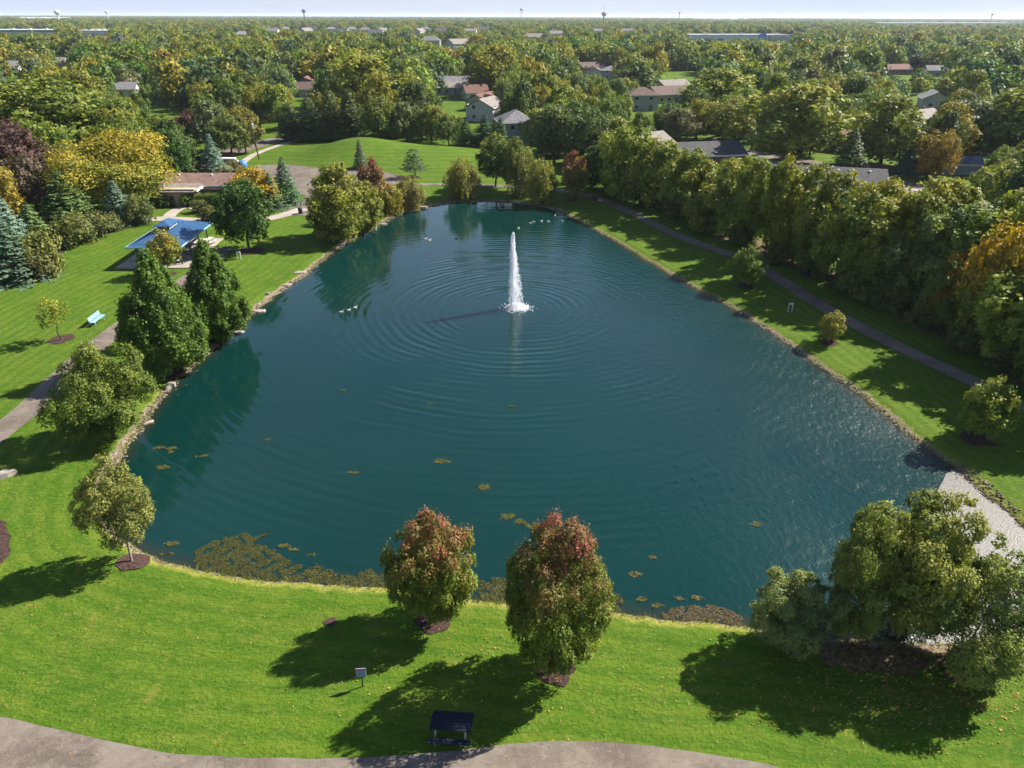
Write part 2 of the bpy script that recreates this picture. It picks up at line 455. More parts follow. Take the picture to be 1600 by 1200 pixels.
# keep moderate cells over the mound
gy = np.unique(np.concatenate([gy, np.arange(150, 235, 2.5)])); 
X, Y = np.meshgrid(gx, gy)
SDG = np.full(X.shape, 500.0)
near = (np.abs(X) < 260) & (Y < 420)
SDG[near] = sdist(X[near], Y[near])
Z = height_sd(X, Y, SDG)
nx, ny = len(gx), len(gy)
idx = np.arange(nx * ny).reshape(ny, nx)
F = np.stack([idx[:-1, :-1], idx[:-1, 1:], idx[1:, 1:], idx[1:, :-1]], -1).reshape(-1, 4)
def grid_mesh(name, V, F, material, attrs, smooth=True):
    me = bpy.data.meshes.new(name)
    me.vertices.add(len(V)); me.vertices.foreach_set('co', V.reshape(-1).astype(np.float32))
    me.loops.add(F.size); me.loops.foreach_set('vertex_index', F.reshape(-1).astype(np.int32))
    me.polygons.add(len(F)); me.polygons.foreach_set('loop_start', np.arange(0, F.size, 4, dtype=np.int32))
    me.polygons.foreach_set('use_smooth', np.full(len(F), smooth))
    for k, a in attrs.items():
        at = me.attributes.new(k, 'FLOAT', 'POINT'); at.data.foreach_set('value', a.reshape(-1).astype(np.float32))
    me.materials.append(material); me.update(calc_edges=True); return me
# how wide the stony strip is: broad on the left shore, medium on the right, thin in front
ang = np.arctan2(Y - 62, X - 2)
gravel = 0.10 + 0.95 * np.exp(-((X + 27) / 6.0) ** 2 - ((Y - 47) / 11.0) ** 2) + 0.42 * ss(4, 20, X) * ss(38, 52, Y) * (1 - ss(118, 135, Y)) \
    + 0.55 * ss(6, 26, -X) * ss(55, 70, Y) * (1 - ss(122, 140, Y)) + 0.5 * ss(112, 126, Y) * (1 - ss(140, 150, Y)) + 1.0 * np.exp(-((X - 19.5) / 4.5) ** 2 - ((Y - 27) / 3.2) ** 2)
mowv = np.where(Y > 140, (Z * 1.6 + 0.25 * Y), SDG)
ground = link('ground', grid_mesh('ground', np.stack([X, Y, Z], -1).reshape(-1, 3), F, M_GROUND, {'sd': np.clip(SDG, -20, 60), 'gravel': gravel, 'mow': mowv}))
tag(ground, kind='structure')

wx = np.arange(-40, 48, 1.0); wy = np.arange(18, 145, 1.0)
WX, WY = np.meshgrid(wx, wy); WSD = sdist(WX, WY)
wi = np.arange(WX.size).reshape(WX.shape)
WF = np.stack([wi[:-1, :-1], wi[:-1, 1:], wi[1:, 1:], wi[1:, :-1]], -1).reshape(-1, 4)
keep = (WSD.reshape(-1)[WF].min(1) < 1.2); WF = WF[keep]
used = np.unique(WF); remap = -np.ones(WX.size, int); remap[used] = np.arange(len(used))
water = link('pond_water', grid_mesh('pond_water', np.stack([WX, WY, np.zeros_like(WX)], -1).reshape(-1, 3)[used], remap[WF], M_WATER, {'sd': WSD.reshape(-1)[used]}))
tag(water, kind='structure')

# ------------------------------------------------------------------ paths, lots, beds (sheets draped on the ground)
def drape(pts):
    A = np.array(pts, float); s = sdist(A[:, 0], A[:, 1]); return height_sd(A[:, 0], A[:, 1], s)

def resample(P, step):
    P = np.array(P, float); d = np.r_[0, np.cumsum(np.linalg.norm(np.diff(P, axis=0), axis=1))]
    k = max(2, int(d[-1] / step)); t = np.linspace(0, d[-1], k)
    return np.stack([np.interp(t, d, P[:, 0]), np.interp(t, d, P[:, 1])], 1)

def strip(name, px, width, material, lift, off=0.0, ground_pts=None, jitter=0.025, step=0.8, world_pts=False):
    C = np.array(px if world_pts else [tuple(G(*p))[:2] for p in px]); C = chaikin(C, 3, False); C = resample(C, step)
    T = np.gradient(C, axis=0); T /= np.linalg.norm(T, axis=1, keepdims=True)
    Nn = np.stack([-T[:, 1], T[:, 0]], 1)
    C = C + Nn * off; rows = []
    js = np.random.default_rng(len(px) + int(width * 10))
    for a in (-1, -0.5, 0, 0.5, 1):
        j = js.normal(0, jitter, len(C)) if abs(a) == 1 else 0
        Q = C + Nn * (a * width / 2 + j)[:, None] if abs(a) == 1 else C + Nn * (a * width / 2)
        rows.append(np.c_[Q, drape(Q) + lift])
    m = len(C); V = np.vstack(rows); f = []
    for k in range(4):
        for i in range(m - 1): f.append((k * m + i, k * m + i + 1, (k + 1) * m + i + 1, (k + 1) * m + i)[::-1])
    me = bpy.data.meshes.new(name); me.from_pydata(V.tolist(), [], f); me.materials.append(material); me.update()
    for p in me.polygons: p.use_smooth = True
    return tag(link(name, me), kind='structure')

def sheet(name, P, material, lift, jit=0.0, step=1.0):
    """a flat patch with a ragged outline, following the ground"""
    P = np.array(P, float); P = chaikin(P, 2); P = P + RNG.normal(0, jit, P.shape) if jit else P
    c = P.mean(0); rings = [c + (P - c) * k for k in (1.0, 0.66, 0.33)]
    V = np.vstack([np.c_[q, drape(q) + lift] for q in rings] + [np.c_[c[None], drape(c[None]) + lift]])
    m = len(P); f = []
    for k in range(2):
        for i in range(m): f.append((k * m + i, k * m + (i + 1) % m, (k + 1) * m + (i + 1) % m, (k + 1) * m + i))
    for i in range(m): f.append((2 * m + i, 2 * m + (i + 1) % m, 3 * m))
    me = bpy.data.meshes.new(name); me.from_pydata(V.tolist(), [], f); me.materials.append(material); me.update()
    bm_flip = me.polygons[0].normal.z < 0
    if bm_flip: me.flip_normals()
    return tag(link(name, me), kind='structure')

strip('walking_path', [(-140,1085),(-60,1108),(0,1120),(60,1134),(130,1150),(200,1165),(260,1178),(330,1183),(400,1186),(500,1187),(560,1184),(640,1180),
    (720,1172),(800,1163),(870,1158),(950,1160),(1030,1168),(1100,1178),(1170,1190),(1220,1200),(1320,1222),(1450,1250)], 2.5, M_ASPHALT, 0.05, off=-1.25, jitter=0.02)
strip('lawn_path', [(-140,770),(-60,720),(0,676),(50,636),(100,585),(150,540),(205,500),(250,466),(300,432),(330,410),(352,388)], 2.3, M_ASPHALT, 0.05)
strip('bank_path', [(640,289),(700,288),(760,290),(820,292),(862,296),(900,302),(932,309),(962,321),(1000,339),(1040,360),(1090,381),(1140,397),(1190,419),(1232,446),
    (1290,482),(1350,515),(1420,550),(1480,578),(1540,605),(1600,638),(1700,690),(1800,750)], 1.9, M_ASPHALT, 0.05)
strip('building_walk', [(195,350),(240,341),(300,344),(345,348),(392,347),(440,338),(475,326)], 2.6, M_CONC, 0.05)
strip('door_walk', [(262,341),(272,330),(292,322)], 2.0, M_CONC, 0.066)
strip('side_walk', [(342,346),(330,337),(316,331),(300,322)], 2.0, M_CONC, 0.064)
strip('lot_drive', [(455,336),(478,325),(500,308),(505,290)], 5.0, M_ASPHALT, 0.042)
sheet('parking_lot', [tuple(G(*p))[:2] for p in [(392,260),(425,257),(457,257),(500,264),(560,267),(610,269),(640,280),(600,294),(545,300),(500,310),(470,306),(462,292),(440,281),(405,270)]], M_ASPHALT, 0.05, 0.05)
strip('street', [(300,262),(345,243),(380,231),(420,221),(470,211)], 7.0, M_ASPHALT, 0.05)
strip('sidewalk', [(372,262),(385,249),(400,240),(430,229),(465,219)], 1.8, M_CONC, 0.06)
strip('side_street', [(1040,226),(1120,232),(1200,242),(1260,254),(1330,268),(1420,292),(1520,318),(1640,350)], 7.0, M_ASPHALT, 0.05)
strip('house_walk', [(1180,248),(1240,259),(1320,276),(1400,292),(1480,306)], 1.7, M_CONC, 0.06)
strip('leaf_litter', [(1010,300),(1100,345),(1180,385),(1260,418),(1340,450),(1420,492),(1500,528),(1600,575),(1700,640)], 4.5, M_SOIL, 0.03, jitter=0.7)
def ring(name, px, py, r_, material=None, n_=14):
    c = G(px, py); a = np.linspace(0, 2 * math.pi, n_, endpoint=False)
    P = np.stack([c.x + r_ * np.cos(a), c.y + r_ * np.sin(a)], 1) + RNG.normal(0, r_ * 0.12, (n_, 2))
    return sheet(name, P, material or M_MULCH, 0.045)
for (px, py, r_) in [(680,970,0.95),(868,1046,1.0),(208,877,1.0),(97,530,1.15),(1165,447,1.1),(1528,686,1.2),(1296,536,0.9),(1505,1045,1.2),(389,392,1.8),(266,428,1.0),
                     (262,582,1.4),(347,528,1.4),(517,972,0.35),(844,314,1.3),(895,312,1.2),(802,300,1.3),(648,277,1.0)]:
    ring('mulch_ring', px, py, r_)
sheet('mulch_bed', [tuple(G(*p))[:2] for p in [(-70,800),(-10,806),(10,815),(18,835),(15,860),(8,880),(-30,895),(-90,880)]], M_MULCH, 0.045, 0.08)
sheet('shrub_bed', [tuple(G(*p))[:2] for p in [(-120,440),(-30,440),(40,437),(88,422),(92,400),(105,388),(140,372),(180,358),(232,350),(228,340),(150,345),(80,370),(0,400),(-120,420)]], M_MULCH, 0.05, 0.15)
sheet('leaf_litter', [tuple(G(*p))[:2] for p in [(1270,1006),(1330,1004),(1400,1008),(1450,1016),(1455,1040),(1410,1055),(1340,1052),(1290,1036)]], M_SOIL, 0.035, 0.25)
# pale film of scum on the still water in the right corner
def water_sheet(name, px, material, z):
    P = chaikin(np.array([flat(*p) for p in px]), 2); P = P + RNG.normal(0, 0.05, P.shape)
    c = P.mean(0); V = np.vstack([np.c_[P, np.full(len(P), z)], [[c[0], c[1], z]]]); m = len(P)
    f = [(i, (i + 1) % m, m) for i in range(m)]
    me = bpy.data.meshes.new(name); me.from_pydata(V.tolist(), [], f); me.materials.append(material); me.update()
    if me.polygons[0].normal.z < 0: me.flip_normals()
    return link(name, me)
tag(water_sheet('pond_scum', [(1478,740),(1490,730),(1505,738),(1535,762),(1565,788),(1600,818),(1660,866),(1700,920),(1690,970),(1600,992),(1530,1004),(1460,1010),(1440,1002),(1475,960),
     (1500,900),(1478,850),(1466,800),(1464,770)], M_SCUM, 0.012), 'pale grey film of scum on the still water in the right corner', 'scum', kind='stuff')

# ------------------------------------------------------------------ tree prototypes (unit: real metres, base at 0)
def trunk_mesh(name, H, r0, forks, spread, rng, material, lean=0.0, stems=1):
    mb = MB()
    for s in range(stems):
        a0 = 2 * math.pi * s / max(1, stems) + rng.uniform(0, 1)
        off = Vector((math.cos(a0), math.sin(a0), 0)) * (0.0 if stems == 1 else r0 * 1.2)
        out = Vector((math.cos(a0), math.sin(a0), 0)) * (0 if stems == 1 else spread * 0.5)
        top = off + out + Vector((lean, 0, H * 0.82)); pts = [off + Vector((0, 0, -0.15)), off + Vector((0, 0, 0.12))]
        for k in (0.25, 0.5, 0.75, 1.0):
            pts.append(off.lerp(top, k) + Vector((rng.normal(0, 0.02 * H), rng.normal(0, 0.02 * H), 0)))
        rr = r0 / (stems ** 0.4)
        mb.tube(pts, [rr * 1.5, rr, rr * 0.85, rr * 0.6, rr * 0.35, rr * 0.1], 7)
        for k in range(forks):
            t = rng.uniform(0.28, 0.8); p = pts[1].lerp(pts[-1], t); a = rng.uniform(0, 2 * math.pi)
            L = spread * (1.05 - 0.7 * t) * rng.uniform(0.7, 1.1)
            e = p + Vector((math.cos(a) * L, math.sin(a) * L, H * 0.16 * rng.uniform(0.6, 1.5)))
            m_ = p.lerp(e, 0.5) + Vector((0, 0, -0.03 * H))
            q = rr * 0.5 * (1.1 - t)
            mb.tube([p, m_, e], [q, q * 0.65, q * 0.2], 5)
    return mb.mesh(name, material, True)

def crown(name, H, W, rng, material, n_leaf, leaf, base=0.2, peak=0.42, topr=0.15, botr=0.45, n_lobes=45, lobe=0.2, flat_=0.85, up=0.25,
          aut_lo=0.45, aut_hi=1.0, aut_noise=0.35, gap=0.0, jit=0.5, upright=0.0, droop=0.0, twigs=14, power=1.0, rough_=0.16, fill=0.2, core=0.16, dens=1.2, tight=1.0):
    z0 = H * base; Hc = H - z0
    def prof(t):
        lo = botr + (1 - botr) * np.sin(np.clip(t / peak, 0, 1) * math.pi / 2)
        hi = topr + (1 - topr) * (1 - np.clip((t - peak) / (1 - peak), 0, 1) ** (2.1 / power))
        return np.where(t < peak, lo, hi)
    t = rng.uniform(0.02, 0.97, n_lobes * 6); t = t[rng.uniform(size=len(t)) < prof(t) ** dens][:n_lobes]
    k = len(t); a = np.arange(k) * 2.39996 + rng.uniform(0, 0.9, k)
    p1, p2, p3 = rng.uniform(0, 6.28, 3)
    rad = prof(t) * W / 2 * (1 + rough_ * (0.6 * np.sin(2 * a + p1 + 3 * t) + 0.6 * np.sin(3 * a + p2 - 5 * t) + 0.5 * np.sin(5 * a + p3 + 9 * t))); lr = lobe * W * rng.uniform(0.65, 1.25, k) * (0.55 + 0.45 * prof(t))
    rr = np.maximum(rad - lr * 0.75, 0) * np.where(rng.uniform(size=k) < fill, rng.uniform(0.1, 0.7, k), rng.uniform(0.86, 1.10, k))
    C = np.stack([rr * np.cos(a), rr * np.sin(a), z0 + t * Hc], 1)
    C[:, 2] = np.minimum(C[:, 2], H - lr * 0.8)
    lobe_rand = rng.uniform(0, 1, k)
    # twigs on each lobe, leaves round each twig
    w = lr ** 2 / np.sum(lr ** 2); cnt = np.maximum((w * n_leaf / twigs).astype(int), 3)
    li = np.repeat(np.arange(k), cnt)
    d = rng.normal(size=(len(li), 3)); outw = unit(np.c_[C[li, :2], np.zeros(len(li)) + 0.12 * W])
    d = unit(unit(d) + outw * 0.55 + np.array([0, 0, up]))
    shell = rng.uniform(0.84, 1.05, len(li))
    TP = C[li] + d * (lr[li] * shell)[:, None] * np.array([1, 1, flat_])
    if gap > 0: 
        kp = rng.uniform(size=len(li)) > gap; li, d, TP = li[kp], d[kp], TP[kp]
    if droop: TP[:, 2] -= droop * rng.uniform(0, 1, len(TP)) ** 2 * Hc * 0.25
    ti = np.repeat(np.arange(len(TP)), twigs)
    sig = (lr[li[ti]] * 0.13 + leaf * 0.42)[:, None] * tight
    off = rng.normal(size=(len(ti), 3)) * sig
    if upright: off[:, 2] = np.abs(off[:, 2]) * (1 + upright * 2.0) ; off[:, :2] *= (1 - 0.35 * upright)
    if droop: off[:, 2] -= np.abs(rng.normal(size=len(ti))) * sig[:, 0] * 2.2 * droop
    Pp = TP[ti] + off
    nr = unit(d[ti] + rng.normal(size=(len(ti), 3)) * jit + np.array([0, 0, 0.15]))
    q = rng.uniform(size=len(ti)) < core         # some leaves sit inside the crown, along the limbs
    tq = np.clip((Pp[q, 2] - z0) / Hc, 0, 1); aq = rng.uniform(0, 6.283, q.sum()); rq = prof(tq) * W / 2 * 0.74 * np.sqrt(rng.uniform(0, 1, q.sum()))
    Pp[q, 0] = rq * np.cos(aq); Pp[q, 1] = rq * np.sin(aq); Pp[q, 2] = z0 + tq * Hc * 0.93
    Pp[:, 2] = np.maximum(Pp[:, 2], H * 0.03)
    kxy = (W / 2) / np.percentile(np.hypot(Pp[:, 0], Pp[:, 1]), 97.5); Pp[:, :2] *= kxy
    Pp[:, 2] *= np.where(Pp[:, 2] > z0, 1, 1) * H / np.percentile(Pp[:, 2], 99.7)
    V = leaf_quads(Pp, nr, leaf * rng.uniform(0.5, 1.5, len(ti)), rng, 0.7, 0.1)
    lv = np.clip(0.45 * lobe_rand[li[ti]] + 0.25 * rng.uniform(0, 1, len(TP))[ti] + 0.3 * rng.uniform(0, 1, len(ti)), 0, 1)
    tz = (Pp[:, 2] - z0) / Hc
    au = np.clip((tz - aut_lo) / (aut_hi - aut_lo) + (lobe_rand[li[ti]] - 0.5) * 2 * aut_noise + (rng.uniform(size=len(TP))[ti] - 0.5) * 0.7, 0, 1)
    return quads_mesh(name, V, material, {'leafvar': lv, 'aut': au})

def conifer(name, H, W, rng, n_whorl=26, per=9, spray=26, leaf=0.28, base=0.04, sag=0.22, power=0.9, material=None, dens=1.0):
    V = []; LV = []
    for i in range(n_whorl):
        t = (i + rng.uniform(-0.3, 0.3)) / n_whorl; t = max(0.0, min(0.985, t)); z = H * (base + (1 - base) * t)
        R = W / 2 * ((1 - t) ** power) * rng.uniform(0.85, 1.12) + 0.03 * W
        nb = max(4, int(per * (0.45 + 0.75 * (1 - t))))
        for b in range(nb):
            a = 2 * math.pi * (b + rng.uniform(-0.3, 0.3)) / nb + i * 0.7; Rb = R * rng.uniform(0.78, 1.15)
            ns = max(5, int(spray * (0.35 + 0.9 * Rb / (W / 2)) * dens))
            s = rng.uniform(0.18, 1.0, ns) ** 0.7
            wdt = 0.17 * Rb * (1.15 - s) + 0.06
            lat = rng.normal(size=ns) * wdt
            p = np.stack([np.cos(a) * s * Rb - np.sin(a) * lat, np.sin(a) * s * Rb + np.cos(a) * lat,
                          z - sag * Rb * s + 0.10 * Rb * s ** 3 + rng.normal(size=ns) * 0.05 * H / n_whorl], 1)
            nr = unit(np.stack([np.cos(a) * 0.5 + rng.normal(size=ns) * 0.5, np.sin(a) * 0.5 + rng.normal(size=ns) * 0.5, 0.8 + rng.normal(size=ns) * 0.35], 1))
            V.append(leaf_quads(p, nr, leaf * rng.uniform(0.7, 1.3, ns), rng, 0.5, 0.12))
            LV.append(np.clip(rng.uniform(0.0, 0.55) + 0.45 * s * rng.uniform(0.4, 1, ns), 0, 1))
    V = np.concatenate(V); LV = np.concatenate(LV)
    V[..., 2] = np.maximum(V[..., 2], 0.05)
    return quads_mesh(name, V, material or M_NEEDLE, {'leafvar': LV, 'aut': np.zeros(len(LV))})

PROTO = {}
def proto(key, cm, tm, H, W): PROTO[key] = (cm, tm, H, W)
R_ = lambda s: np.random.default_rng(s)
def decid(key, seed, H, W, material=None, trunk=0.18, forks=7, stems=1, bark=None, **k):
    rng = R_(seed)
    cm = crown('crown', H, W, rng, material or M_LEAF, k.pop('n_leaf', 9000), k.pop('leaf', 0.3), **k)
    proto(key, cm, trunk_mesh('trunk', H, trunk, forks, W * 0.36, rng, bark or M_BARK, stems=stems), H, W)
# near, one of a kind
decid('maple_a', 11, 7.2, 5.0, M_RED, 0.13, n_leaf=52000, leaf=0.11, base=0.13, peak=0.42, topr=0.12, botr=0.5, n_lobes=125, lobe=0.105, tight=0.75, upright=1.2, aut_lo=0.62, aut_hi=1.06, aut_noise=0.45, power=0.95, rough_=0.10, fill=0.15, core=0.2)
decid('maple_b', 12, 9.6, 5.8, M_RED, 0.16, n_leaf=70000, leaf=0.11, base=0.10, peak=0.40, topr=0.10, botr=0.52, n_lobes=150, lobe=0.10, tight=0.75, upright=1.2, aut_lo=0.60, aut_hi=1.05, aut_noise=0.48, power=0.95, rough_=0.10, fill=0.15, core=0.2)
decid('hornbeam', 13, 10.4, 7.0, None, 0.2, n_leaf=52000, leaf=0.19, base=0.02, peak=0.26, topr=0.05, botr=0.72, n_lobes=190, lobe=0.08, upright=0.9, up=0.5, aut_lo=2, aut_hi=3, aut_noise=0, power=1.5, rough_=0.02, fill=0.06, core=0.22, dens=0.45)
decid('hornbeam_b', 14, 9.4, 6.2, None, 0.2, n_leaf=48000, leaf=0.19, base=0.02, peak=0.26, topr=0.05, botr=0.72, n_lobes=180, lobe=0.08, upright=0.9, up=0.5, aut_lo=2, aut_hi=3, aut_noise=0, power=1.45, rough_=0.02, fill=0.06, core=0.22, dens=0.45)
decid('pear', 15, 7.8, 7.2, None, 0.16, n_leaf=44000, leaf=0.14, base=0.06, peak=0.42, topr=0.25, botr=0.5, n_lobes=75, lobe=0.125, gap=0.04, rough_=0.26, tight=0.75, aut_lo=0.3, aut_hi=1.6, aut_noise=0.3)
decid('young_birch', 16, 7.3, 4.3, None, 0.09, bark=M_BIRCH, n_leaf=30000, leaf=0.105, base=0.17, peak=0.36, topr=0.1, botr=0.4, n_lobes=95, lobe=0.12, tight=0.75, gap=0.06, aut_lo=0.1, aut_hi=1.7, aut_noise=0.4)
for j, sd_ in enumerate((21, 22, 23)):
    decid('river_birch_%d' % j, sd_, 8.5, 7.6, None, 0.13, 9, 3, M_BIRCH, n_leaf=50000, leaf=0.14, base=0.07, peak=0.5, topr=0.35, botr=0.5, n_lobes=85, lobe=0.115, gap=0.06, jit=0.5, rough_=0.26, core=0.10, tight=0.75, aut_lo=-0.1, aut_hi=2.4, aut_noise=0.55)
for j, sd_ in enumerate((31, 32, 33, 34)):      # the thicket on the right bank, 50 to 120 m away
    decid('thicket_%d' % j, sd_, 11, 10.5, None, 0.2, 9, 2, n_leaf=26000, leaf=0.33, base=0.03, peak=0.45, topr=0.3, botr=0.6, n_lobes=80, lobe=0.12, gap=0.06, jit=0.5, rough_=0.32, core=0.10, tight=0.75, aut_lo=0.35, aut_hi=1.15, aut_noise=0.5)
for j, sd_ in enumerate((41, 42, 43)):          # mid distance round trees
    decid('round_%d' % j, sd_, 10, 9.2, None, 0.22, 8, n_leaf=13000, leaf=0.34, base=0.14, peak=0.4, topr=0.25, botr=0.5, n_lobes=95, lobe=0.13, tight=0.78, aut_lo=0.3, aut_hi=1.1, aut_noise=0.5)
decid('red_maple_mid', 44, 9, 4.8, M_RED, 0.15, n_leaf=9000, leaf=0.27, base=0.10, peak=0.42, topr=0.12, botr=0.45, n_lobes=55, lobe=0.17, upright=0.5, aut_lo=0.45, aut_hi=0.9, aut_noise=0.25)
decid('locust', 45, 12, 14, M_ORG, 0.24, 9, n_leaf=26000, leaf=0.26, base=0.08, peak=0.45, topr=0.35, botr=0.55, n_lobes=70, lobe=0.15, flat_=0.6, aut_lo=0.25, aut_hi=0.95, aut_noise=0.45)
decid('orange_tree', 46, 8, 8, M_ORG, 0.18, 8, n_leaf=10000, leaf=0.3, base=0.06, peak=0.4, topr=0.3, botr=0.55, n_lobes=50, lobe=0.18, aut_lo=0.2, aut_hi=0.85, aut_noise=0.45)
decid('small_tree', 47, 5, 4.4, None, 0.08, 6, n_leaf=7000, leaf=0.19, base=0.14, peak=0.45, topr=0.2, botr=0.5, n_lobes=60, lobe=0.135, tight=0.8, gap=0.05, aut_lo=0.2, aut_hi=1.2, aut_noise=0.5)
decid('sapling', 48, 4.5, 2.5, None, 0.055, 7, n_leaf=1700, leaf=0.17, base=0.33, peak=0.4, topr=0.2, botr=0.4, n_lobes=22, lobe=0.19, gap=0.2, aut_lo=0.1, aut_hi=1.0, aut_noise=0.4)
decid('amber_sapling', 49, 5.5, 3.8, M_ORG, 0.07, 6, n_leaf=5500, leaf=0.19, base=0.2, peak=0.4, topr=0.12, botr=0.5, n_lobes=40, lobe=0.17, upright=0.5, aut_lo=0.35, aut_hi=1.6, aut_noise=0.3)
decid('willow', 50, 7, 6.8, None, 0.16, 8, 3, n_leaf=13000, leaf=0.24, base=0.05, peak=0.5, topr=0.35, botr=0.65, n_lobes=70, lobe=0.14, tight=0.8, droop=0.9, aut_lo=-0.2, aut_hi=1.4, aut_noise=0.5)
decid('poplar', 51, 11, 7.5, None, 0.2, 8, 2, n_leaf=18000, leaf=0.29, base=0.04, peak=0.42, topr=0.3, botr=0.6, n_lobes=105, lobe=0.12, tight=0.78, aut_lo=0.1, aut_hi=1.3, aut_noise=0.5)
decid('shrub_a', 52, 2.4, 3.2, None, 0.05, 5, 3, n_leaf=4200, leaf=0.17, base=0.02, peak=0.4, topr=0.4, botr=0.75, n_lobes=30, lobe=0.2, aut_lo=0.2, aut_hi=1.5, aut_noise=0.4)
decid('shrub_b', 53, 2.0, 3.0, None, 0.05, 5, 3, n_leaf=3600, leaf=0.17, base=0.02, peak=0.35, topr=0.4, botr=0.8, n_lobes=26, lobe=0.21, aut_lo=0.2, aut_hi=1.5, aut_noise=0.4)
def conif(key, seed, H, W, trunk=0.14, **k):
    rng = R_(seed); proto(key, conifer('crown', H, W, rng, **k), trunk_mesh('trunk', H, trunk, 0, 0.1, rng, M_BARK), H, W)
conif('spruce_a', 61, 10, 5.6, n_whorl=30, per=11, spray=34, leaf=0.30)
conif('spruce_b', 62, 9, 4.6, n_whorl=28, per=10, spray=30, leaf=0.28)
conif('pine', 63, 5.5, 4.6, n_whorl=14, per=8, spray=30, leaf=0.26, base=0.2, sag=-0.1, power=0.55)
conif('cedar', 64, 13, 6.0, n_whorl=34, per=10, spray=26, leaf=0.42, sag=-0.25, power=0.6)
# background woods
for j, sd_ in enumerate((71, 72, 73, 74, 75, 76)):
    rng = R_(sd_)
    decid('wood_%d' % j, sd_, 13, rng.uniform(11, 13.5), None, 0.3, 7, n_leaf=9000, leaf=0.5, base=0.12, peak=rng.uniform(0.36, 0.55), topr=rng.uniform(0.25, 0.45), botr=0.5,
          n_lobes=int(rng.uniform(55, 85)), lobe=rng.uniform(0.12, 0.155), rough_=0.27, tight=0.78, aut_lo=0.3, aut_hi=1.15, aut_noise=0.5, gap=0.05, twigs=9)

TREES = []
def add_tree(name, key, loc, H, W, color, aut=0.0, label='', cat='tree', group=None, rz=None):
    cm, tm, h0, w0 = PROTO[key]
    e = empty(name, loc, random.uniform(0, 6.28) if rz is None else rz)
    e.scale = (W / w0, W / w0, H / h0)
    t = link('trunk', tm, e)
    c = link('crown' if cat != 'shrub' else 'foliage', cm, e)
    if cat == 'shrub': t.name = 'stems'
    c.color = (*color, aut)
    tag(e, label, cat, group)
    TREES.append((e, loc, H, W)); return e

def px_tree(name, key, bx, by, ty, wpx, color, aut, label, cat='tree', group=None, rz=None, cx=None, yw=None):
    """base pixel, pixel row of the top, width in pixels"""
    b = G(bx, by); d = ray(bx if cx is None else cx, ty)
    if yw: b = Vector((d.x / d.y * yw, yw, height(d.x / d.y * yw, yw)))
    t = (b.y + 0.0) / d.y
    H = CAMH + d.z * t - b.z
    dist = (b - Vector((0, 0, CAMH))).length
    if key.split('_')[0] in ('river', 'thicket', 'round', 'wood', 'pear', 'willow', 'poplar', 'shrub', 'locust', 'young', 'small'):
        back = 0.27 * wpx / FPX * dist           # on broad crowns the far rim shows above the axis
        H = min(H, (CAMH + d.z * (b.y + back) / d.y - b.z) / 0.84)
    # the crown's near side covers the trunk's true height: the visible top lies on the crown's axis
    return add_tree(name, key, b, max(0.8, H), wpx / FPX * dist * 1.0, color, aut, label, cat, group, rz)

# leaf colours
GRN, DGR, OLV, YGR, GGR = (0.050, 0.085, 0.014), (0.030, 0.056, 0.014), (0.080, 0.104, 0.020), (0.112, 0.132, 0.020), (0.072, 0.096, 0.042)
BSP, SPR, PUR, BRI = (0.078, 0.112, 0.105), (0.032, 0.058, 0.026), (0.050, 0.026, 0.028), (0.044, 0.072, 0.012)
T = px_tree
T('maple_tree', 'maple_a', 678, 970, 812, 126, (0.080, 0.094, 0.015), 0.9, 'smaller maple with pink-red top standing on the front lawn at the water', rz=0.6)
T('maple_tree', 'maple_b', 866, 1047, 818, 156, (0.072, 0.088, 0.015), 0.95, 'tallest red-topped maple on the front lawn near the picnic table', rz=2.2)
BG = 'birches at the front right shore'
T('river_birch', 'river_birch_0', 1322, 1002, 808, 108, (0.098, 0.112, 0.032), 0.5, 'left one of the two tall birches at the front right shore', group=BG, rz=0.4)
T('river_birch', 'river_birch_1', 1400, 996, 784, 185, (0.100, 0.112, 0.030), 0.55, 'tallest loose-crowned birch at the front right shore', group=BG, rz=4.2)
T('river_birch', 'river_birch_2', 1226, 1012, 896, 126, (0.096, 0.114, 0.048), 0.35, 'low grey-green birch left of the tall birches at the front right', group=BG, rz=1.9)
T('river_birch', 'river_birch_0', 1512, 1046, 874, 160, (0.096, 0.116, 0.036), 0.5, 'many-stemmed birch farthest right at the edge of the lawn', group=BG, rz=3.3)
T('young_birch', 'young_birch', 206, 877, 716, 88, (0.100, 0.102, 0.034), 0.4, 'slim olive young birch in a mulch ring by the left front shore')
T('pear_tree', 'pear', 178, 683, 540, 130, (0.062, 0.082, 0.017), 0.3, 'bushy dull green tree between the lawn path and the left shore')
T('hornbeam', 'hornbeam', 268, 580, 398, 112, BRI, 0.0, 'larger of the two dense conical trees on the left shore', group='pair of conical trees on the left shore')
T('hornbeam', 'hornbeam_b', 345, 528, 380, 90, BRI, 0.0, 'smaller rear one of the two dense conical trees on the left shore', group='pair of conical trees on the left shore')
T('sapling', 'sapling', 96, 531, 466, 42, YGR, 0.6, 'thin yellowish sapling in a mulch ring beside the pale blue bench')
T('amber_sapling', 'amber_sapling', 266, 428, 357, 46, (0.10, 0.10, 0.02), 0.75, 'young amber-tipped tree in front of the blue roofed shelter')
T('linden_tree', 'round_0', 389, 391, 283, 82, DGR, 0.0, 'dense dark green round tree on the lawn right of the blue shelter')
T('locust_tree', 'orange_tree', 402, 326, 262, 76, (0.11, 0.12, 0.015), 1.0, 'bright orange tree at the right end of the brown roofed building')
T('spruce_tree', 'spruce_a', 449, 319, 244, 48, (0.045, 0.078, 0.048), 0, 'tall spruce beside the parking lot, right one of the pair')
T('spruce_tree', 'spruce_b', 427, 327, 268, 42, (0.05, 0.078, 0.05), 0, 'shorter spruce left of the tall spruce beside the parking lot')
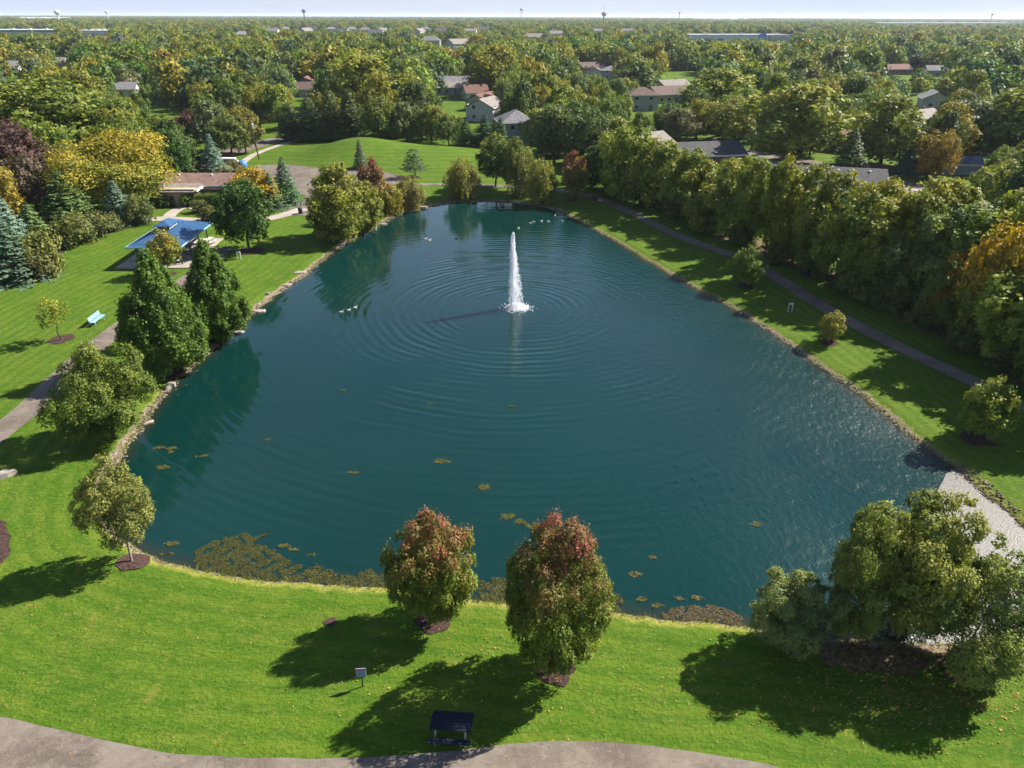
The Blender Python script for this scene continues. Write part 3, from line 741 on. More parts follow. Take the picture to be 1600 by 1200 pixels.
# left belt
T('purple_maple', 'round_1', 22, 325, 190, 125, PUR, 0.0, 'large purple-leaved tree at the left edge')
T('purple_maple', 'round_2', 62, 338, 243, 85, (0.07, 0.05, 0.042), 0.0, 'lower brownish purple tree in front of the large purple-leaved one')
T('locust_tree', 'locust', 185, 325, 210, 165, (0.11, 0.118, 0.022), 0.55, 'broad golden orange tree left of the brown roofed building', rz=1.0)
T('broadleaf_tree', 'round_0', 100, 262, 122, 165, (0.075, 0.095, 0.02), 0.3, 'big light green tree behind the purple-leaved tree')
T('spruce_tree', 'spruce_a', 24, 402, 298, 66, BSP, 0, 'silvery blue spruce at the left edge of the shrub bed')
T('spruce_tree', 'spruce_b', 30, 436, 345, 88, (0.05, 0.075, 0.055), 0, 'dark spruce in front of the silvery blue one at the left edge')
T('spruce_tree', 'spruce_b', 60, 385, 318, 58, (0.06, 0.085, 0.032), 0, 'short green spruce just right of the silvery blue spruce')
T('spruce_tree', 'spruce_a', 112, 352, 265, 80, (0.055, 0.082, 0.03), 0, 'wide green spruce below the golden orange tree')
T('spruce_tree', 'spruce_a', 190, 349, 281, 54, (0.06, 0.088, 0.07), 0, 'bluish spruce right below the golden orange tree')
for (bx, by, ty, w, col, key, lab) in [
    (222,349,303,42,(0.06,0.07,0.03),'shrub_a','tall grey-olive shrub at the right end of the shrub bed'),
    (148,368,333,55,(0.055,0.062,0.03),'shrub_b','brownish green shrub in the middle of the shrub bed'),
    (170,361,335,38,(0.05,0.06,0.03),'shrub_a','small dull shrub below the bluish spruce in the shrub bed'),
    (116,382,335,58,(0.055,0.065,0.025),'shrub_a','olive shrub above the bend of the shrub bed'),
    (72,428,360,55,(0.085,0.088,0.03),'shrub_a','yellowish shrub right beside the dark spruce at the left'),
    (66,432,392,52,(0.055,0.052,0.026),'shrub_b','low brown-green shrub at the front corner of the shrub bed'),
    (20,300,265,60,(0.14,0.12,0.03),'shrub_b','golden shrub behind the silvery blue spruce'),
    (300,322,302,30,(0.05,0.072,0.02),'shrub_b','round green bush at the door of the brown roofed building'),
    (313,332,312,24,(0.065,0.07,0.025),'shrub_a','narrow bush left of the clipped hedge'),
    (333,346,322,40,(0.05,0.055,0.022),'shrub_b','dull bush below the clipped hedge'),
    (352,345,325,30,(0.04,0.05,0.02),'shrub_a','dark bush right below the clipped hedge'),
    (262,322,304,28,(0.03,0.045,0.018),'shrub_b','dark bush at the left corner of the brown roofed building'),
    (640,326,276,46,(0.125,0.10,0.045),'willow','pale tan bush on the far left shore'),
    (612,334,290,42,(0.14,0.115,0.022),'shrub_a','amber bush below the red maple on the far left shore'),
    (346,275,258,34,(0.10,0.10,0.075),'shrub_b','pale grey bush at the foot of the blue spruce by the street'),
    (366,268,250,30,(0.095,0.075,0.05),'shrub_a','bare brownish bush beside the white van'),
    (1296,535,487,40,(0.115,0.105,0.022),'small_tree','small golden bush on the right bank below the path'),
    ]:
    T('shrub', key, bx, by, ty, w, col, 0.4, lab, 'shrub')
T('broadleaf_tree', 'round_2', 268, 288, 203, 72, DGR, 0, 'dark round tree right behind the golden orange tree')
T('cedar_tree', 'cedar', 300, 276, 212, 46, (0.045, 0.06, 0.022), 0, 'dark pointed evergreen behind the brown roofed building')
T('spruce_tree', 'spruce_a', 336, 274, 208, 44, BSP, 0, 'blue spruce behind the roof ridge of the brown roofed building')
T('broadleaf_tree', 'round_1', 362, 245, 178, 62, (0.055, 0.068, 0.02), 0.1, 'round olive tree beside the street left of the power pole')
T('broadleaf_tree', 'round_0', 385, 240, 166, 50, (0.10, 0.088, 0.03), 0.6, 'yellowish brown tree just left of the power pole')
T('purple_maple', 'round_1', 308, 228, 173, 48, PUR, 0, 'small purple-leaved tree behind the blue spruce')
T('red_maple', 'red_maple_mid', 282, 226, 184, 40, (0.12, 0.06, 0.04), 1, 'small dull red tree beside the far bright lawn')
# far end of the pond
T('poplar_tree', 'poplar', 530, 377, 256, 92, (0.098, 0.105, 0.02), 0.45, 'large olive-yellow poplar on the far left shore')
T('poplar_tree', 'poplar', 568, 362, 284, 66, (0.09, 0.10, 0.024), 0.45, 'second olive poplar right beside the largest one on the far left shore')
T('red_maple', 'red_maple_mid', 585, 345, 248, 46, (0.10, 0.09, 0.018), 1.0, 'narrow red-topped maple behind the poplars on the far left shore')
T('red_maple', 'red_maple_mid', 602, 335, 280, 34, (0.115, 0.10, 0.02), 0.5, 'short amber-green maple right of the red-topped one')
T('spruce_tree', 'spruce_b', 564, 262, 216, 26, (0.05, 0.07, 0.045), 0, 'slim dark spruce standing on the grass mound')
T('pine_tree', 'pine', 648, 277, 232, 38, (0.035, 0.052, 0.035), 0, 'lone dark pine on the right slope of the grass mound')
T('willow_tree', 'willow', 722, 309, 247, 56, (0.118, 0.108, 0.03), 0.6, 'rounded golden willow at the far shore')
T('broadleaf_tree', 'round_1', 774, 292, 210, 62, (0.04, 0.065, 0.018), 0.35, 'tall dark tree at the middle of the far shore')
T('broadleaf_tree', 'round_2', 806, 300, 215, 50, (0.06, 0.085, 0.02), 0.4, 'green tree just right of the tall dark one at the far shore')
T('willow_tree', 'willow', 818, 306, 236, 52, (0.10, 0.105, 0.035), 0.4, 'soft olive willow behind the fountain top at the far shore')
T('willow_tree', 'willow', 846, 316, 250, 50, (0.115, 0.115, 0.025), 0.5, 'rightmost yellowish willow at the far shore')
T('red_maple', 'red_maple_mid', 896, 312, 238, 44, (0.10, 0.095, 0.02), 0.9, 'rust-topped maple between the far shore and the bank path')
# right bank
T('small_tree', 'small_tree', 1164, 448, 385, 56, (0.075, 0.10, 0.022), 0.25, 'small round green tree below the bank path in a mulch ring')
T('small_tree', 'small_tree', 1530, 686, 592, 74, (0.085, 0.105, 0.016), 0.4, 'small upright tree on the bank near the right edge')
TH = [(950,290,205,80,DGR,0.1),(985,303,196,92,OLV,0.3),(1030,318,212,100,(0.075,0.09,0.018),0.3),(1078,335,222,100,OLV,0.35),(1125,352,228,105,(0.085,0.095,0.02),0.4),(1172,372,236,110,OLV,0.4),
      (1222,394,252,112,(0.085,0.10,0.018),0.5),(1275,415,262,115,(0.07,0.09,0.02),0.5),(1335,440,282,125,OLV,0.6),(1408,452,262,140,(0.10,0.11,0.02),0.75),(1372,462,335,110,(0.055,0.07,0.022),0.2),
      (1440,482,330,130,GGR,0.1),(1490,470,305,130,GGR,0.1),(1585,500,292,170,(0.075,0.10,0.018),0.4),(1600,560,378,150,(0.075,0.095,0.018),0.3),(1480,505,400,100,(0.05,0.07,0.018),0.1),
      (1650,590,400,160,OLV,0.2),(1700,640,430,170,OLV,0.2)]
ORD = ['first','second','third','fourth','fifth','sixth','seventh','eighth','ninth','tenth','eleventh','twelfth','thirteenth','fourteenth','fifteenth','sixteenth','seventeenth','eighteenth','nineteenth','twentieth']
THs = sorted(TH)
for i, (bx, by, ty, w, col, au) in enumerate(THs):
    g_ = random.uniform(0.9, 1.35)
    T('thicket_tree', 'thicket_%d' % (i % 4), bx - 4, by + 6, ty + 11 + random.uniform(-16, 12), w * random.uniform(0.85, 1.2), tuple(c * g_ * f_ for c, f_ in zip(col, (1.08, 1.05, 0.9))), au + 0.15, '%s bushy tree from the far end of the thicket along the bank path' % ORD[i], group='thicket along the bank path')
T('orange_tree', 'orange_tree', 1528, 545, 352, 96, (0.08, 0.095, 0.018), 1.0, 'tree with a bright orange top in the right bank thicket')
T('orange_tree', 'orange_tree', 1466, 512, 398, 52, (0.10, 0.10, 0.02), 1.0, 'small orange-yellow tree low in the right bank thicket')
und = 0
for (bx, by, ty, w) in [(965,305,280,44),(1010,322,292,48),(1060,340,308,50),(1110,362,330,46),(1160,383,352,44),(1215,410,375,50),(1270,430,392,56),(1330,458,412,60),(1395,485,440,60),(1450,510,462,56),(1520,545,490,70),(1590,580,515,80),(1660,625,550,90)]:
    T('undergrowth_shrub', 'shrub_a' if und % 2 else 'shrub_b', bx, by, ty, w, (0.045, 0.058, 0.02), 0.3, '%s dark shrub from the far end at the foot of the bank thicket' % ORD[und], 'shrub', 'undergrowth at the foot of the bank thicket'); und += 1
# belt behind the mound and other trees that stand out
BELT = [
 ('cedar_tree','cedar',478,216,152,46,(0.042,0.055,0.022),0,'leftmost dark evergreen right behind the grass mound'),
 ('cedar_tree','cedar',512,216,140,42,(0.045,0.06,0.02),0,'second dark evergreen from the left behind the grass mound'),
 ('cedar_tree','cedar',543,216,138,44,(0.05,0.062,0.022),0,'third dark evergreen from the left behind the grass mound'),
 ('cedar_tree','cedar',448,218,160,40,(0.04,0.05,0.022),0,'dark evergreen over the end of the street behind the mound'),
 ('spruce_tree','spruce_a',727,244,186,44,SPR,0,'dark spruce at the right foot of the grass mound'),
 ('spruce_tree','spruce_a',757,244,178,44,(0.028,0.05,0.024),0,'darkest spruce right above the willow at the far shore'),
 ('spruce_tree','spruce_b',782,242,182,38,SPR,0,'spruce in front of the pale green two-storey house'),
 ('broadleaf_tree','wood_0',590,226,150,66,(0.075,0.09,0.024),0.3,'olive tree behind the top of the grass mound'),
 ('broadleaf_tree','wood_1',632,232,160,62,(0.07,0.08,0.035),0.1,'grey-green tree behind the right half of the mound'),
 ('broadleaf_tree','wood_2',672,238,165,64,(0.095,0.11,0.02),0.4,'yellow-green tree left of the spruces behind the mound'),
 ('broadleaf_tree','wood_3',700,238,178,48,(0.065,0.085,0.022),0.3,'small green tree squeezed in beside the dark spruce'),
 ('broadleaf_tree','wood_4',866,255,165,78,(0.055,0.07,0.03),0.1,'dark grey-green tree beyond the far shore, right of the pale green house'),
 ('broadleaf_tree','wood_5',915,262,168,80,(0.05,0.068,0.024),0.1,'wide dark tree beyond the far shore above the rust-topped maple'),
 ('broadleaf_tree','wood_1',960,262,185,70,(0.085,0.10,0.02),0.4,'olive tree at the start of the bank thicket'),
 ('broadleaf_tree','wood_2',568,196,86,140,(0.115,0.12,0.024),0.55,'huge yellow-green tree rising behind the mound'),
 ('broadleaf_tree','wood_3',772,150,70,86,(0.13,0.125,0.018),0.8,'large golden tree high above the middle of the far shore'),
 ('broadleaf_tree','wood_4',1238,256,134,150,(0.12,0.128,0.03),0.5,'big yellow-green tree with a thick forked trunk by the side street'),
 ('broadleaf_tree','wood_5',1145,225,150,90,(0.115,0.12,0.03),0.6,'loose yellow tree left of the big fork-trunked one'),
 ('broadleaf_tree','wood_0',1088,218,155,60,(0.13,0.12,0.018),0.8,'golden tree beside the dark spruce on the lawn across the side street'),
 ('spruce_tree','spruce_a',1040,222,160,44,(0.04,0.06,0.03),0,'dark spruce left of the golden tree across the side street'),
 ('broadleaf_tree','wood_1',1120,190,108,140,(0.09,0.108,0.016),0.35,'broad green tree above the loose yellow tree'),
 ('spruce_tree','spruce_a',1322,276,198,60,(0.042,0.058,0.026),0,'tall dark spruce behind the long grey roof'),
 ('broadleaf_tree','wood_2',1375,262,150,110,(0.08,0.092,0.02),0.4,'dense tree right of the tall dark spruce'),
 ('spruce_tree','spruce_b',1412,272,236,42,(0.06,0.085,0.08),0,'small bluish spruce in the backyard at right'),
 ('broadleaf_tree','wood_3',1510,250,158,110,(0.05,0.065,0.03),0.1,'dark broad tree above the backyard shed'),
 ('broadleaf_tree','wood_4',1580,262,140,130,(0.07,0.09,0.022),0.35,'large green tree at the right edge above the backyard'),
 ('broadleaf_tree','wood_5',1572,330,248,90,(0.105,0.115,0.02),0.5,'yellow-green tree right of the shaded backyard'),
 ('broadleaf_tree','wood_0',855,168,118,80,(0.125,0.125,0.02),0.6,'yellowish tree right above the pale green house'),
 ('broadleaf_tree','wood_5',808,170,112,66,(0.12,0.13,0.022),0.5,'yellow-green tree directly behind the pale green house'),
 ('broadleaf_tree','wood_1',330,120,78,80,(0.125,0.11,0.024),0.8,'golden tree among dark ones at the upper left'),
]
for (nm_, key, bx, by, ty, w, col, au, lab) in BELT: T(nm_, key, bx, by, ty, w, col, au, lab, yw=(194 if 'cedar' in key else 189 if bx < 690 else 183) if (440 < bx < 800 and 210 < by < 246) else None)

# ------------------------------------------------------------------ houses
M_GLASS = simple('window_glass', (0.03, 0.04, 0.05), 0.12, 0.6, var=0.1)
M_TRIM = simple('white_trim', (0.62, 0.61, 0.58), 0.6)
def wallm(c): return simple('siding_%d_%d_%d' % tuple(int(x * 100) for x in c), c, 0.8, 0.2, var=0.10, scale=1.2)
def roofm(c): return simple('shingles_%d_%d_%d' % tuple(int(x * 100) for x in c), c, 0.85, 0.2, var=0.28, scale=1.6, bump=0.03)
HOUSES = []   # (x, y, z, halfwidth)
def house(name, loc, rz, L, W, hw, rise, wall, roof, label, hip=False, windows=True, chimney=False, door=True, cat='house', group=None, over=0.45, vents=0):
    e = empty(name, loc, rz); tag(e, label, cat, group)
    mb = MB(); a, b = L / 2, W / 2
    v = [(-a, -b, -0.3), (a, -b, -0.3), (a, b, -0.3), (-a, b, -0.3), (-a, -b, hw), (a, -b, hw), (a, b, hw), (-a, b, hw)]
    f = [(0, 1, 5, 4), (1, 2, 6, 5), (2, 3, 7, 6), (3, 0, 4, 7)]
    if not hip:
        v += [(-a, 0, hw + rise * 0.96), (a, 0, hw + rise * 0.96)]; f += [(4, 8, 7), (5, 6, 9)]
    mb.add(v, f); mb.build('wall', wallm(wall), e)
    # roof: a closed shell with thickness
    A, B = a + over, b + over; z0 = hw - over * rise / b * 0.9; zt = hw + rise; th = 0.2
    ra = A if not hip else max(0.05, A - B)
    v = [(-A, -B, z0), (A, -B, z0), (A, B, z0), (-A, B, z0), (-ra, 0, zt), (ra, 0, zt)]
    v += [(x, y, z + th) for x, y, z in v]
    f = [(0, 4, 5, 1), (2, 5, 4, 3), (6, 7, 11, 10), (8, 9, 10, 11), (0, 1, 7, 6), (2, 3, 9, 8)]
    if hip: f += [(1, 5, 2), (3, 4, 0), (7, 8, 11), (9, 6, 10), (1, 2, 8, 7), (3, 0, 6, 9)]
    else: f += [(1, 5, 11, 7), (5, 2, 8, 11), (3, 4, 10, 9), (4, 0, 6, 10)]
    mr = MB().add(v, f); ro = mr.build('roof', roofm(roof), e)
    for y in (-B, B): MB().box((0, y + 0.03 * (1 if y > 0 else -1), z0 + 0.05), (2 * A, 0.08, 0.26)).build('fascia', M_TRIM, ro)
    if chimney: MB().box((L * 0.2, W * 0.12, hw + rise * 0.9), (0.7, 0.7, 1.6)).build('chimney', simple('brick_chimney', (0.28, 0.13, 0.09), 0.9), ro)
    for k in range(vents):
        MB().lathe([(0.16, 0), (0.16, 0.35), (0.22, 0.37), (0.02, 0.45)], (L * (0.38 * k / max(1, vents - 1) * 2 - 0.38), -W * 0.12, hw + rise * 0.78), 8).build('roof_vent', M_TRIM, ro)
    if windows:
        storeys = 2 if hw > 4 else 1
        for s in range(storeys):
            zc = 1.5 + 2.7 * s; k = max(2, int(L / 3.4))
            for i in range(k):
                x = (i + 0.5) / k * L - a
                if door and s == 0 and i == k // 2: continue
                for y in (-b, b):
                    sg = 1 if y > 0 else -1
                    w_ = MB().box((x, y + sg * 0.03, zc), (1.5, 0.1, 1.25)).build('window', M_TRIM, e)
                    MB().box((x, y + sg * 0.06, zc), (1.28, 0.1, 1.03)).build('pane', M_GLASS, w_)
            for x in (-a, a):
                sg = 1 if x > 0 else -1
                w_ = MB().box((x + sg * 0.03, 0.2 * W, zc), (0.1, 1.3, 1.25)).build('window', M_TRIM, e)
                MB().box((x + sg * 0.06, 0.2 * W, zc), (0.1, 1.08, 1.03)).build('pane', M_GLASS, w_)
        if door:
            x = (k // 2 + 0.5) / k * L - a
            MB().box((x, -b - 0.03, 1.05), (1.0, 0.12, 2.1)).build('door', simple('door_paint', (0.18, 0.09, 0.06), 0.5), e)
    HOUSES.append((loc[0], loc[1], hw + rise, max(L, W) * 0.5))
    return e

def at_roof(px, py, z):   # where a thing of height z shows its top at this pixel
    x, y = flat(px, py, z); return (x, y, height(x, y))
D2R = math.radians
WHITE, CREAM, TAN, PGRN, GREY, BRICK = (0.46, 0.45, 0.42), (0.38, 0.34, 0.27), (0.27, 0.20, 0.14), (0.27, 0.30, 0.27), (0.30, 0.31, 0.32), (0.18, 0.10, 0.075)
RG, RB, RD, RR, RT = (0.155, 0.15, 0.15), (0.115, 0.08, 0.065), (0.065, 0.062, 0.062), (0.15, 0.08, 0.06), (0.20, 0.175, 0.15)
for (px, py, z, rz, L, W, hw, rise, wall, roof, hip, lab) in [
  (806,178,7.6,100,11,9,5.2,2.4,PGRN,RG,True,'pale green two-storey house with grey hip roof beyond the far shore'),
  (760,158,6.2,70,12,9,4.2,2.2,WHITE,RT,False,'white house with light tan gable roof left of the pale green house'),
  (757,148,5.4,65,13,8,3,2.2,CREAM,RR,False,'red-brown roofed house behind the light tan gable roof'),
  (742,135,5.6,20,9,7,3,2.4,WHITE,RR,False,'small white house with a rust roof above the red-brown roofed one'),
  (703,131,4.8,10,14,8,3,1.8,GREY,RT,False,'long low house with pale roof left of the rust roofed house'),
  (712,122,5.0,5,15,8,3,1.9,WHITE,RG,False,'grey roofed house just above the long low pale-roofed one'),
  (925,101,6.0,20,15,9,4.2,2.2,TAN,RB,False,'upper brown-roofed house in the group of three near the middle'),
  (932,109,5.4,80,10,8,3.4,2.2,WHITE,RB,False,'white-gabled house in front of the brown-roofed one near the middle'),
  (953,107,6.2,90,9,9,4.6,1.9,GREY,RG,True,'small grey house right of the white-gabled house'),
  (1003,140,7.4,5,10,8,5.3,2.0,GREY,RB,True,'grey two-storey house with brown hip roof'),
  (1046,138,5.6,25,17,10,3.2,2.4,CREAM,RB,False,'wide brown-roofed house right of the grey two-storey house'),
  (1050,128,5.4,30,14,9,3.2,2.2,WHITE,RT,False,'tan roof just behind the wide brown-roofed house'),
  (1010,213,4.8,35,10,8,2.9,1.9,TAN,RT,False,'tan house among trees left of the lawn across the side street'),
  (1098,228,5.0,12,16,9,3,2.0,BRICK,RD,False,'dark roofed brick house right before the side street'),
  (466,132,5.2,5,13,8,3,2.2,CREAM,RB,False,'low cream house with brown roof behind the evergreens'),
  (478,123,5.4,95,10,8,3,2.4,TAN,RR,False,'rust roofed house just above the low cream house'),
  (183,132,5.2,12,14,8,3,2.2,WHITE,RG,False,'white house beyond the far bright lawn at upper left'),
  (8,98,5.2,20,13,9,3,2.2,WHITE,RG,False,'white house peeking out at the left edge'),
  (30,133,5.0,15,14,9,3,2.0,GREY,RT,False,'pale roofed house below the white one at the left edge'),
  (85,92,5.4,0,14,9,3.2,2.2,CREAM,RT,False,'cream house half hidden among trees at upper left'),
  (1400,103,5.2,10,15,9,3,2.2,BRICK,RR,False,'brick house with red roof at upper right'),
  (1462,146,5.6,70,13,9,3.4,2.2,WHITE,RG,False,'white-gabled house beside the little bright lawn at upper right'),
  (1345,206,5.0,15,13,9,3,2.0,BRICK,RR,False,'brick house half hidden behind the tall dark spruce'),
  (1398,203,5.0,80,10,8,3,2.0,WHITE,RT,False,'white house end left of the backyard trees'),
  (1468,105,5.4,-10,14,9,3.2,2.2,GREY,RG,False,'grey house under trees right of the red roof'),
  (1560,208,5.2,60,11,8,3.2,2.0,WHITE,RG,False,'white house end behind the dark broad tree at right'),
  (1440,176,4.6,35,12,7,2.8,1.8,CREAM,RT,False,'tan roof in front of the little bright lawn at upper right'),
  ]:
    house('house', at_roof(px, py, z), D2R(rz), L, W, hw, rise, wall, roof, lab, hip, chimney=(px % 3 == 0), group='houses among the trees')
house('house', at_roof(1283, 268, 5.0), D2R(-14), 21, 9.5, 3.0, 2.0, (0.5, 0.52, 0.54), RD, 'long ranch house with dark grey roof behind the right bank thicket', vents=4)
# far row of houses
k = 0
for (px, py, rz, roof, hip, lab) in [
  (425,48,0,RG,False,'leftmost grey-roofed house of the far house row'),(446,45,20,RG,True,'second house from the left in the far house row'),
  (478,47,60,RT,False,'third, tan-roofed house in the far house row'),(490,44,5,RD,False,'dark-roofed fourth house in the far house row'),
  (518,45,15,RG,True,'fifth house from the left in the far house row'),(535,47,-10,RD,False,'sixth house, low and dark, in the far house row'),
  (549,45,10,RT,True,'seventh house from the left in the far house row'),(570,46,0,RG,True,'eighth house in the far row, left of the red tree'),
  (586,50,15,RD,False,'dark roof below the red tree in the far house row'),(598,47,60,RG,False,'white-gabled house between the two red trees of the far row'),
  (655,48,70,RT,False,'tan-roofed house right of the red trees in the far row'),(664,45,0,RG,True,'grey house behind the tan-roofed one in the far row'),
  (690,47,10,RD,False,'blue-grey roofed house in the far row right of the tan roof'),(672,62,0,RG,True,'grey hip roof in front of the far house row'),
  (716,67,40,RT,False,'small tan house in front of the right end of the far row'),(735,48,-5,RT,False,'long tan-roofed house near the right end of the far row'),
  (758,45,0,RD,False,'rightmost dark-roofed house of the far row'),
  (378,53,30,RG,True,'lone house with pale round roof left of the far row'),(870,52,0,RT,False,'low tan house right of the far row'),(835,57,0,RT,False,'flat tan building beside the golden trees'),
  (982,48,0,RG,False,'grey house far off above the middle woods'),(935,48,0,RG,False,'pale house far off left of the grey one')]:
    x, y = flat(px, py, 8.5); dd = y / 500.0
    s = max(1.0, min(1.35, dd))
    house('house', (x, y, 0.8), D2R(rz), 15 * s, 10 * s, 5.4 * s, 2.7 * s, [WHITE, CREAM, GREY][k % 3], roof, lab, hip, windows=True, door=False, group='far row of houses'); k += 1
# far flat-roofed commercial buildings
def depot(px0, px1, py, z, depth, wall, roof, label, band=None, blue=None):
    x0, y0 = flat(px0, py, z); x1, y1 = flat(px1, py, z); L = math.hypot(x1 - x0, y1 - y0)
    e = empty('warehouse', ((x0 + x1) / 2, (y0 + y1) / 2, 0.8), math.atan2(y1 - y0, x1 - x0)); tag(e, label, 'building', 'far commercial buildings')
    MB().box((0, depth / 2, z / 2), (L, depth, z)).build('wall', wallm(wall), e)
    r_ = MB().box((0, depth / 2, z + 0.3), (L + 1, depth + 1, 0.6)).build('roof', roofm(roof), e)
    for q in range(6): MB().box((L * (q / 6 - 0.4), depth * 0.45, z + 1.2), (4, 4, 1.4)).build('roof_unit', M_TRIM, r_)
    kk = max(3, int(L / 18))
    for q in range(kk):
        MB().box(((q + 0.5) / kk * L - L / 2, -0.1, z * 0.33), (L / kk * 0.45, 0.3, z * 0.5)).build('loading_door', simple('depot_door', (0.14, 0.15, 0.17), 0.6), e)
    if band: MB().box((0, -0.15, z * 0.84), (L * 0.96, 0.35, z * 0.24)).build('fascia_band', simple('band_%d' % int(band[2] * 100), band, 0.5), e)
    if blue: MB().box((L * blue, -0.5, z * 0.62), (L * 0.06, 1.2, z * 1.15)).build('entrance_block', simple('blue_panel', (0.03, 0.17, 0.52), 0.4), e)
    HOUSES.append(((x0 + x1) / 2, (y0 + y1) / 2, z, L / 2))
depot(-60, 100, 48, 9, 50, WHITE, (0.55, 0.55, 0.54), 'long white commercial building with green band at the upper left edge', band=(0.02, 0.16, 0.15))
depot(118, 176, 49, 9, 60, (0.4, 0.42, 0.4), (0.62, 0.62, 0.61), 'white flat roof just right of the long commercial building')
depot(1065, 1235, 56, 9, 40, (0.42, 0.44, 0.47), (0.36, 0.37, 0.39), 'long grey store with a blue entrance block far right of middle', blue=0.24)
depot(1205, 1240, 59, 7, 30, GREY, RG, 'small grey annex at the right end of the long grey store')
depot(1380, 1600, 36, 10, 120, WHITE, (0.5, 0.5, 0.5), 'long white warehouses at the far right horizon')
depot(1100, 1155, 29, 11, 120, WHITE, (0.6, 0.6, 0.6), 'tiny white roof on the horizon right of the mast')
depot(20, 115, 27, 12, 150, (0.5, 0.48, 0.45), (0.5, 0.5, 0.5), 'pale building on the horizon beside the white water tower')

# ------------------------------------------------------------------ fill the woods between and beyond
park = np.array([q for p in [(-700,1150),(-500,560),(-60,440),(60,400),(180,345),(240,318),(300,262),(380,232),'M',(880,262),(985,296),(1155,362),(1340,430),(1470,485),(1640,600),(2300,1150)] for q in ([(-60, 188), (-52, 197), (-36, 195), (-15, 189), (2, 184)] if p == 'M' else [tuple(G(*p))[:2]])])
LAWNS = [(265,170,22,9),(1490,292,60,26),(1150,222,60,10),(1440,152,24,8),(1072,110,26,14),(720,150,40,16),(1250,248,70,10),(420,205,60,14),(1420,268,30,14)]   # px, py, half sizes kept open
VIS = []
for (hx, hy, hz, hwid) in HOUSES:
    a, b, d = proj(hx, hy, hz * 0.8); VIS.append((a, b, hwid * FPX / d * (0.45 if hy < 420 else 0.8), 0.34 * hz * FPX / d, math.hypot(hx, hy)))
for (a, b, w, h_) in LAWNS:
    x, y = flat(a, b, 0.8); VIS.append((a, b, w, h_, math.hypot(x, y)))
placed = [(l.x, l.y, w) for (_, l, _, w) in TREES]
def blocked(x, y, H, W, strict=1.0):
    d0 = math.hypot(x, y)
    for (hx, hy, hz, hwid) in HOUSES:
        if math.hypot(hx - x, hy - y) < hwid + W * 0.3: return True
    tx, ty, d = proj(x, y, 0.8 + H); bx, by, _ = proj(x, y, 0.8); wp = W * 0.5 * FPX / d
    for (a, b, w, h_, dv) in VIS:
        if d0 < dv and abs(tx - a) < (w + wp * 0.8) * strict and ty < b + h_ and by > b - h_: return True
    return False
TONES = [('dark green', (0.040, 0.062, 0.018), 0.05, 3), ('mid green', (0.056, 0.082, 0.018), 0.2, 4), ('olive', (0.085, 0.10, 0.022), 0.35, 4), ('yellow-green', (0.112, 0.122, 0.020), 0.5, 3),
         ('grey-green', (0.070, 0.085, 0.042), 0.1, 2), ('golden', (0.150, 0.120, 0.020), 0.9, 1), ('orange', (0.15, 0.105, 0.022), 0.5, 0.3), ('bluish evergreen', (0.035, 0.055, 0.032), 0, 1.2)]
tw = np.array([t[3] for t in TONES], float); tw /= tw.sum()
fill = []
frng = R_(99)
cand = []
for _ in range(9000):
    d = math.sqrt(frng.uniform(70 ** 2, 430 ** 2)); a = frng.uniform(-0.72, 0.72)
    cand.append((d * math.sin(a), d * math.cos(a)))
cx_ = np.array(cand); inpark = inside(park, cx_[:, 0], cx_[:, 1])
cand = [c for c, q in zip(cand, inpark) if not q]
cand.sort(key=lambda c: math.hypot(*c))
MAXFILL = 250
for (x, y) in cand:
    if len(fill) >= MAXFILL: break
    H = frng.uniform(7.5, 16.0); W = H * frng.uniform(0.75, 1.05)
    if any((x - p) ** 2 + (y - q) ** 2 < (0.36 * (W + w)) ** 2 for p, q, w in placed): continue
    px_, py_, _ = proj(x, y, 5)
    if px_ < -60 or px_ > 1660: continue
    if blocked(x, y, H, W): continue
    placed.append((x, y, W)); fill.append((x, y, H, W, int(frng.choice(len(TONES), p=tw))))
DIND = math.hypot(fill[-1][0], fill[-1][1])
def ordinal(i):
    return ORD[i] if i < len(ORD) else ['twenty-first','twenty-second','twenty-third','twenty-fourth','twenty-fifth','twenty-sixth','twenty-seventh','twenty-eighth','twenty-ninth','thirtieth'][min(9, i - 20)]
zones = {}
for q in fill:
    px_, _, _ = proj(q[0], q[1], 6)
    z = 'left of the brown roof' if px_ < 260 else 'behind the brown roof' if px_ < 440 else 'behind the grass mound' if px_ < 720 else 'beyond the far shore' if px_ < 950 else 'beyond the bank thicket' if px_ < 1300 else 'around the right backyards'
    zones.setdefault((z, q[4]), []).append((px_, q))
for (z, ti), L in zones.items():
    L.sort(key=lambda a: a[0]); nm_, col, au, _ = TONES[ti]
    for i, (px_, (x, y, H, W, _)) in enumerate(L):
        j = frng.uniform(0.85, 1.15, 3); c = tuple(col * j)
        ever = nm_ == 'bluish evergreen'
        lab = ('only %s tree in the woods %s' % (nm_, z)) if len(L) == 1 else ('%s from left of the %s trees in the woods %s' % (ordinal(i), nm_, z))
        add_tree('woodland_conifer' if ever else 'woodland_tree', ('cedar', 'spruce_a')[i % 2] if ever else 'wood_%d' % frng.integers(0, 6), Vector((x, y, 0.75)), H * (1.05 if ever else 1), W * (0.5 if ever else 1), c, au, lab, 'tree', 'woods around the park')

